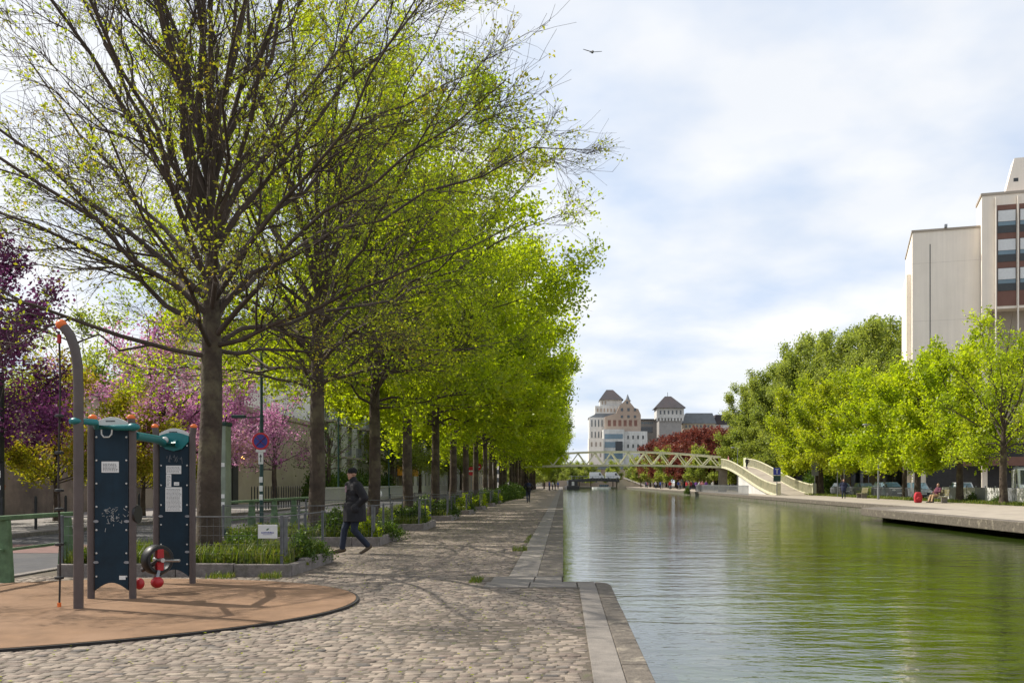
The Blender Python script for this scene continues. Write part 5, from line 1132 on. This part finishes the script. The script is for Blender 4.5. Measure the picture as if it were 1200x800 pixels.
def person(label, loc, rz, pose, top, legs, hat=None, hairm='hair', group=None, near=False, sc=1.0, coatlen=None, headyaw=0.0, bag=None):
    t = thing('person', label, 'person', loc, rz, group); t.scale = (sc,)*3
    P = {k: ([Vector(q) for q in v] if isinstance(v, list) else v) for k, v in pose.items()}
    hz = pose['hipz']; ln = pose['lean']; vox = .011 if near else .03
    sh = hz+.53; lx = Vector((0, ln, 0)); hd = Vector((0, ln*1.6+.015, sh+.215))
    b = MB()
    # body: torso, neck, head, arms, legs as one skin surface
    for (z, rx, ry, yo) in ((hz-.02, .155, .11, 0), (hz+.14, .13, .095, .0), (hz+.32, .15, .11, ln*.6), (hz+.45, .155, .10, ln)): b.ball((0, yo, z), (rx, ry, .13), 14, 10)
    limb(b, [Vector((0, ln, sh-.02)), Vector((0, ln*1.3, sh+.13))], [.062, .055])
    rot = Matrix.Rotation(headyaw, 4, 'Z')
    def H(x, y, z): return hd+rot @ Vector((x, y, z))
    b.ball(H(0, -.01, .03), (.078, .093, .10), 16, 12); b.ball(H(0, .028, -.035), (.058, .062, .075), 14, 10)
    b.ball(H(0, .095, -.01), (.014, .020, .022), 8, 6); b.ball(H(0, .055, -.10), (.03, .03, .022), 8, 6)
    for s in (-1, 1): b.ball(H(s*.08, -.01, 0), (.014, .022, .032), 8, 6)
    b.tube([H(-.03, .082, -.052), H(.03, .082, -.052)], .009, 6)
    for k in ('legR', 'legL'):
        q = P[k]; limb(b, [q[0]+Vector((0, 0, 0)), q[0].lerp(q[1], .5), q[1], q[1].lerp(q[2], .4), q[2]], [.088, .072, .056, .054, .038])
        tv = Vector(P['toe'+k[-1]]); limb(b, [q[2]-Vector((0, 0, .03)), q[2]+tv*.6-Vector((0,0,.02)), q[2]+tv-Vector((0,0,.02))], [.04, .036, .028])
    for k, sg_ in (('armR', 1), ('armL', -1)):
        q = P[k]; limb(b, [q[0]+lx, q[0].lerp(q[1], .5)+lx, q[1]+lx, q[2]], [.052, .046, .04, .028])
        d = (q[2]-q[1]-lx).normalized(); hand(b, q[2]+d*.01, d, (sg_*-.2, .9, .3) if abs(d.z) > .6 else (-sg_, .1, .3), 1)
    body = remeshed(b, 'body', M['skin'], vox if not near else .009, t, 1)
    # trousers
    b = MB(); b.ball((0, 0, hz-.02), (.172, .128, .13), 14, 10)
    for k in ('legR', 'legL'):
        q = P[k]; limb(b, [q[0], q[0].lerp(q[1], .5), q[1], q[1].lerp(q[2], .5), q[1].lerp(q[2], .93)], [.105, .09, .073, .068, .062])
    remeshed(b, 'trousers', M[legs], vox, t)
    for k in ('legR', 'legL'):
        q = P[k]; tv = Vector(P['toe'+k[-1]]); b = MB(); limb(b, [q[2]-tv*.22-Vector((0,0,.025)), q[2]+tv*.5-Vector((0,0,.028)), q[2]+tv*1.05-Vector((0,0,.03))], [.048, .047, .036])
        remeshed(b, 'shoe', M['shoe'] if near else M['black'], vox, t, 1)
    # coat or top
    b = MB(); cl_ = coatlen if coatlen is not None else -.02
    for (z, rx, ry, yo) in ((hz+cl_, .19, .15, 0), (hz+.14, .175, .135, .0), (hz+.32, .19, .14, ln*.6), (hz+.45, .185, .12, ln)): b.ball((0, yo, z), (rx, ry, .14), 14, 10)
    if cl_ < -.02:
        b.tube([(0, 0, hz+cl_-.09), (0, 0, hz-.02), (0, 0, hz+.14)], [.245, .238, .225], 16)
        for (z, rx, ry) in ((hz+.02, .235, .19), (hz+.2, .235, .19), (hz+.36, .235, .18)): b.ball((0, 0, z), (rx, ry, .16), 14, 10)
        if near:
            for k in ('armR', 'armL'): q = P[k]; b.ball(q[2]+Vector((0, .02, -.03)), (.10, .10, .11), 10, 8)
    for k in ('armR', 'armL'):
        q = P[k]; limb(b, [q[0]*.8+Vector((0, 0, q[0].z*.2))+lx, q[0]+lx-Vector((0,0,.02)), q[0].lerp(q[1], .5)+lx, q[1]+lx, (q[1]+lx).lerp(q[2], .95)], ([.095, .105, .095, .088, .07] if near else [.075, .08, .07, .064, .05]))
    limb(b, [Vector((0, ln, sh-.04)), Vector((0, ln*1.2, sh+(.09 if near else .055)))], [.12 if near else .10, .088 if near else .072])
    remeshed(b, 'coat' if cl_ < -.02 else 'top', M[top], vox, t)
    if near:
        b = MB(); b.box(-.035, .035, .165+ln*.8, .185+ln*.8, hz+.36, hz+.50); b.build('shirt_front', M['pale_shirt'], t, bevel=.01)
        for s in (-1, 1):
            e = MB().ball(H(s*.031, .078, .012), (.011, .009, .008), 8, 6).build('eye', M['black'], body)
            MB().bar((s*.10, .178, hz+.10), (s*.17, .135, hz+.05), .012, .035).build('pocket_flap', M['coat'], t)
        MB().box(-.012, .012, .184, .196, hz-.1, hz+.33).build('coat_front_edge', M['black'], t)
    b = MB()
    if hat: 
        b.ball(H(0, -.012, .06), (.092, .104, .085), 16, 12); b.tube([H(0, -.01, .015), H(0, -.01, .055)], [.100, .098], 16); remeshed(b, 'beanie', M[hat], vox, t)
    else:
        b.ball(H(0, -.03, .05), (.087, .09, .088), 14, 10); b.ball(H(0, -.055, -.02), (.075, .06, .085), 12, 8); remeshed(b, 'hair', M[hairm], vox, t)
    return t
man = person('man in black beanie and dark coat walking along the quay, looking left', (-4.42, 19.9, .005), math.atan2(.80, -.60)+R(0), WALK, 'coat', 'jeans', 'wool', near=True, coatlen=-.17, headyaw=R(-2), sc=1.0)
for k, c in (('c_white', (.6, .6, .6)), ('c_red', (.42, .03, .04)), ('c_blue', (.05, .08, .30)), ('c_purple', (.16, .06, .28)), ('c_tan', (.42, .28, .16)), ('c_grey', (.18, .18, .19)), ('c_pink', (.5, .2, .22)), ('c_navy', (.02, .025, .06)), ('c_maroon', (.12, .035, .06))):
    M[k] = mat(k[2:]+'_cloth', c, .9, .2, 6)
person('person in dark clothes walking away down the quay by the hedge', (-2.6, 70, 0), R(10), WALK, 'coat', 'jeans', None, sc=.98)
bg_ = thing('backpack', 'dark backpack on the person walking away by the hedge', 'bag', (-2.57, 69.83, 1.06), R(10)); MB().ball((0, 0, .2), (.16, .10, .24)).build('sack', M['c_navy'], bg_, smooth=True); MB().ball((0, -.09, .1), (.11, .05, .12)).build('pocket', M['black'], bg_, smooth=True)
person('pedestrian in dark coat with back turned on the far quay', (26.0, 87, 0), R(160), WALK, 'c_navy', 'jeans', None, sc=1.0, coatlen=-.12)
person('person reclining on the green bench reading on the far bank', (27.42, 68.95, 0), R(115), SIT, 'c_maroon', 'c_tan', None, 'c_tan')
t = thing('red_bag', 'bright red rucksack on the ground beside the seated reader', 'bag', (26.2, 69.3, 0))
MB().prism([(-.26, 0), (.26, 0), (.30, .45), (.2, .78), (-.2, .78), (-.30, .45)], .34, 'y', -.17).build('sack', M['c_red'], t, bevel=.09); MB().ball((0, -.20, .28), (.2, .09, .17)).build('front_pocket', M['c_red'], t, smooth=True); MB().tube([(-.1, 0, .76), (0, 0, .88), (.1, 0, .76)], .02, 6).build('handle', M['black'], t)
person('person in dark clothes walking up the bridge ramp', (28.0, 143, 3.52), R(20), WALK, 'coat', 'jeans', None)
person('person in pink top at the head of the bridge ramp', (26.6, 151, 4.0), R(80), STAND, 'c_pink', 'c_white', None)
proto = {}
cols_ = ['c_white', 'c_red', 'c_blue', 'c_purple', 'c_tan', 'c_grey', 'c_pink', 'c_navy']
names_ = {'c_white': 'white', 'c_red': 'red', 'c_blue': 'blue', 'c_purple': 'purple', 'c_tan': 'tan', 'c_grey': 'grey', 'c_pink': 'pink', 'c_navy': 'navy'}
crowd = [(23.6, 163), (24.2, 171), (24.9, 168), (23.4, 178), (24.4, 182), (25.2, 188), (23.6, 192), (24.6, 198), (23.3, 205), (24.3, 212), (25.0, 219), (23.4, 226), (24.6, 233), (23.8, 241), (24.8, 252), (23.5, 262), (24.4, 274), (25.0, 285), (26.3, 165), (26.8, 176), (27.0, 184), (26.6, 196), (26.4, 210)]
for i, (x, yy) in enumerate(crowd):
    c = cols_[(i*3+i//8) % 8]; st = i % 3 != 0; key = (c, st)
    lab = f'small {"standing" if st else "strolling"} figure in {names_[c]} top in the crowd below the bridge'
    if key not in proto: proto[key] = person(lab, (x, yy, 0), rng.uniform(0, 6.28), STAND if st else WALK, c, 'jeans' if i % 2 else 'c_grey', None, group='crowd on the far quay below the bridge')
    else: dup(proto[key], (x, yy, 0), rng.uniform(0, 6.28), lab)
for i, (x, yy) in enumerate([(-2.6, 176), (-1.6, 185), (-2.2, 196), (-3.1, 205), (-1.2, 215)]):
    c = ['c_blue', 'c_grey', 'c_white', 'c_navy', 'c_blue'][i]; key = (c, True)
    lab = f'tiny standing figure in {names_[c]} top at the far end of the left quay'
    if key in proto: dup(proto[key], (x, yy, 0), rng.uniform(0, 6), lab, 'people at the far end of the left quay')
    else: proto[key] = person(lab, (x, yy, 0), rng.uniform(0, 6), STAND, c, 'jeans', None, group='people at the far end of the left quay')
# ------------------------------------------------------------------ boats, far quay clutter, bird
def boat(label, loc, rz, sc, m):
    b = thing('moored_boat', label, 'boat', loc, rz)
    hull = [(-2.0, -6), (2.0, -6), (2.2, 2), (1.4, 5), (0, 6.5), (-1.4, 5), (-2.2, 2)]
    MB().prism(hull, 1.5, 'z', -.3).build('hull', M[m], b, bevel=.08); cb_ = MB().box(-1.5, 1.5, -5, 1, 1.2, 3.0).build('cabin', M['dark_wall'], b, bevel=.06)
    for k in range(4): MB().box(-1.52, 1.52, -4.6+k*1.4, -3.7+k*1.4, 1.9, 2.6).build('window', M['glass_blue'], cb_)
    MB().box(-.4, .4, -5.04, -5.0, 1.3, 2.5).build('door', M['window_frame'], cb_); MB().tube([(0, 2, 1.2), (0, 2, 4.6)], .06, 8).build('mast', M['galv'], b); b.scale = (sc,)*3
boat('dark barge with cabin moored at the end of the left quay', (2.6, 285, WZ), R(4), .95, 'dark_wall')
boat('small pale boat lying before the road bridge abutment', (12.5, 308, WZ), R(70), .5, 'white_wall')
bd = thing('flying_bird', 'dark bird gliding with spread wings in the open sky', 'bird', (1.55, 50, 24.4), R(20))
q = MB(); q.tube([(0, -.20, .0), (0, -.12, .01), (0, 0, 0), (0, .14, .0), (0, .22, .01)], [.02, .045, .06, .035, .012], 10)
for s in (-1, 1):
    pl_ = [(s*.04, .07), (s*.2, .10), (s*.36, .02), (s*.38, -.02), (s*.22, -.07), (s*.04, -.08)]
    vs = [(p[0], p[1], .0+abs(p[0])*.16+.008) for p in pl_]+[(p[0], p[1], abs(p[0])*.16-.008) for p in pl_]
    q.add(vs, [tuple(range(6)), tuple(range(11, 5, -1))]+[(i, (i+1) % 6, 6+(i+1) % 6, 6+i) for i in range(6)])
q.prism([(-.03, .18), (.03, .18), (.07, .32), (-.07, .32)], .012, 'z', -.005)
q.build('body', M['bollard'], bd); bd.scale = (1.35,)*3; bd.rotation_euler = (R(21), R(3), R(8))
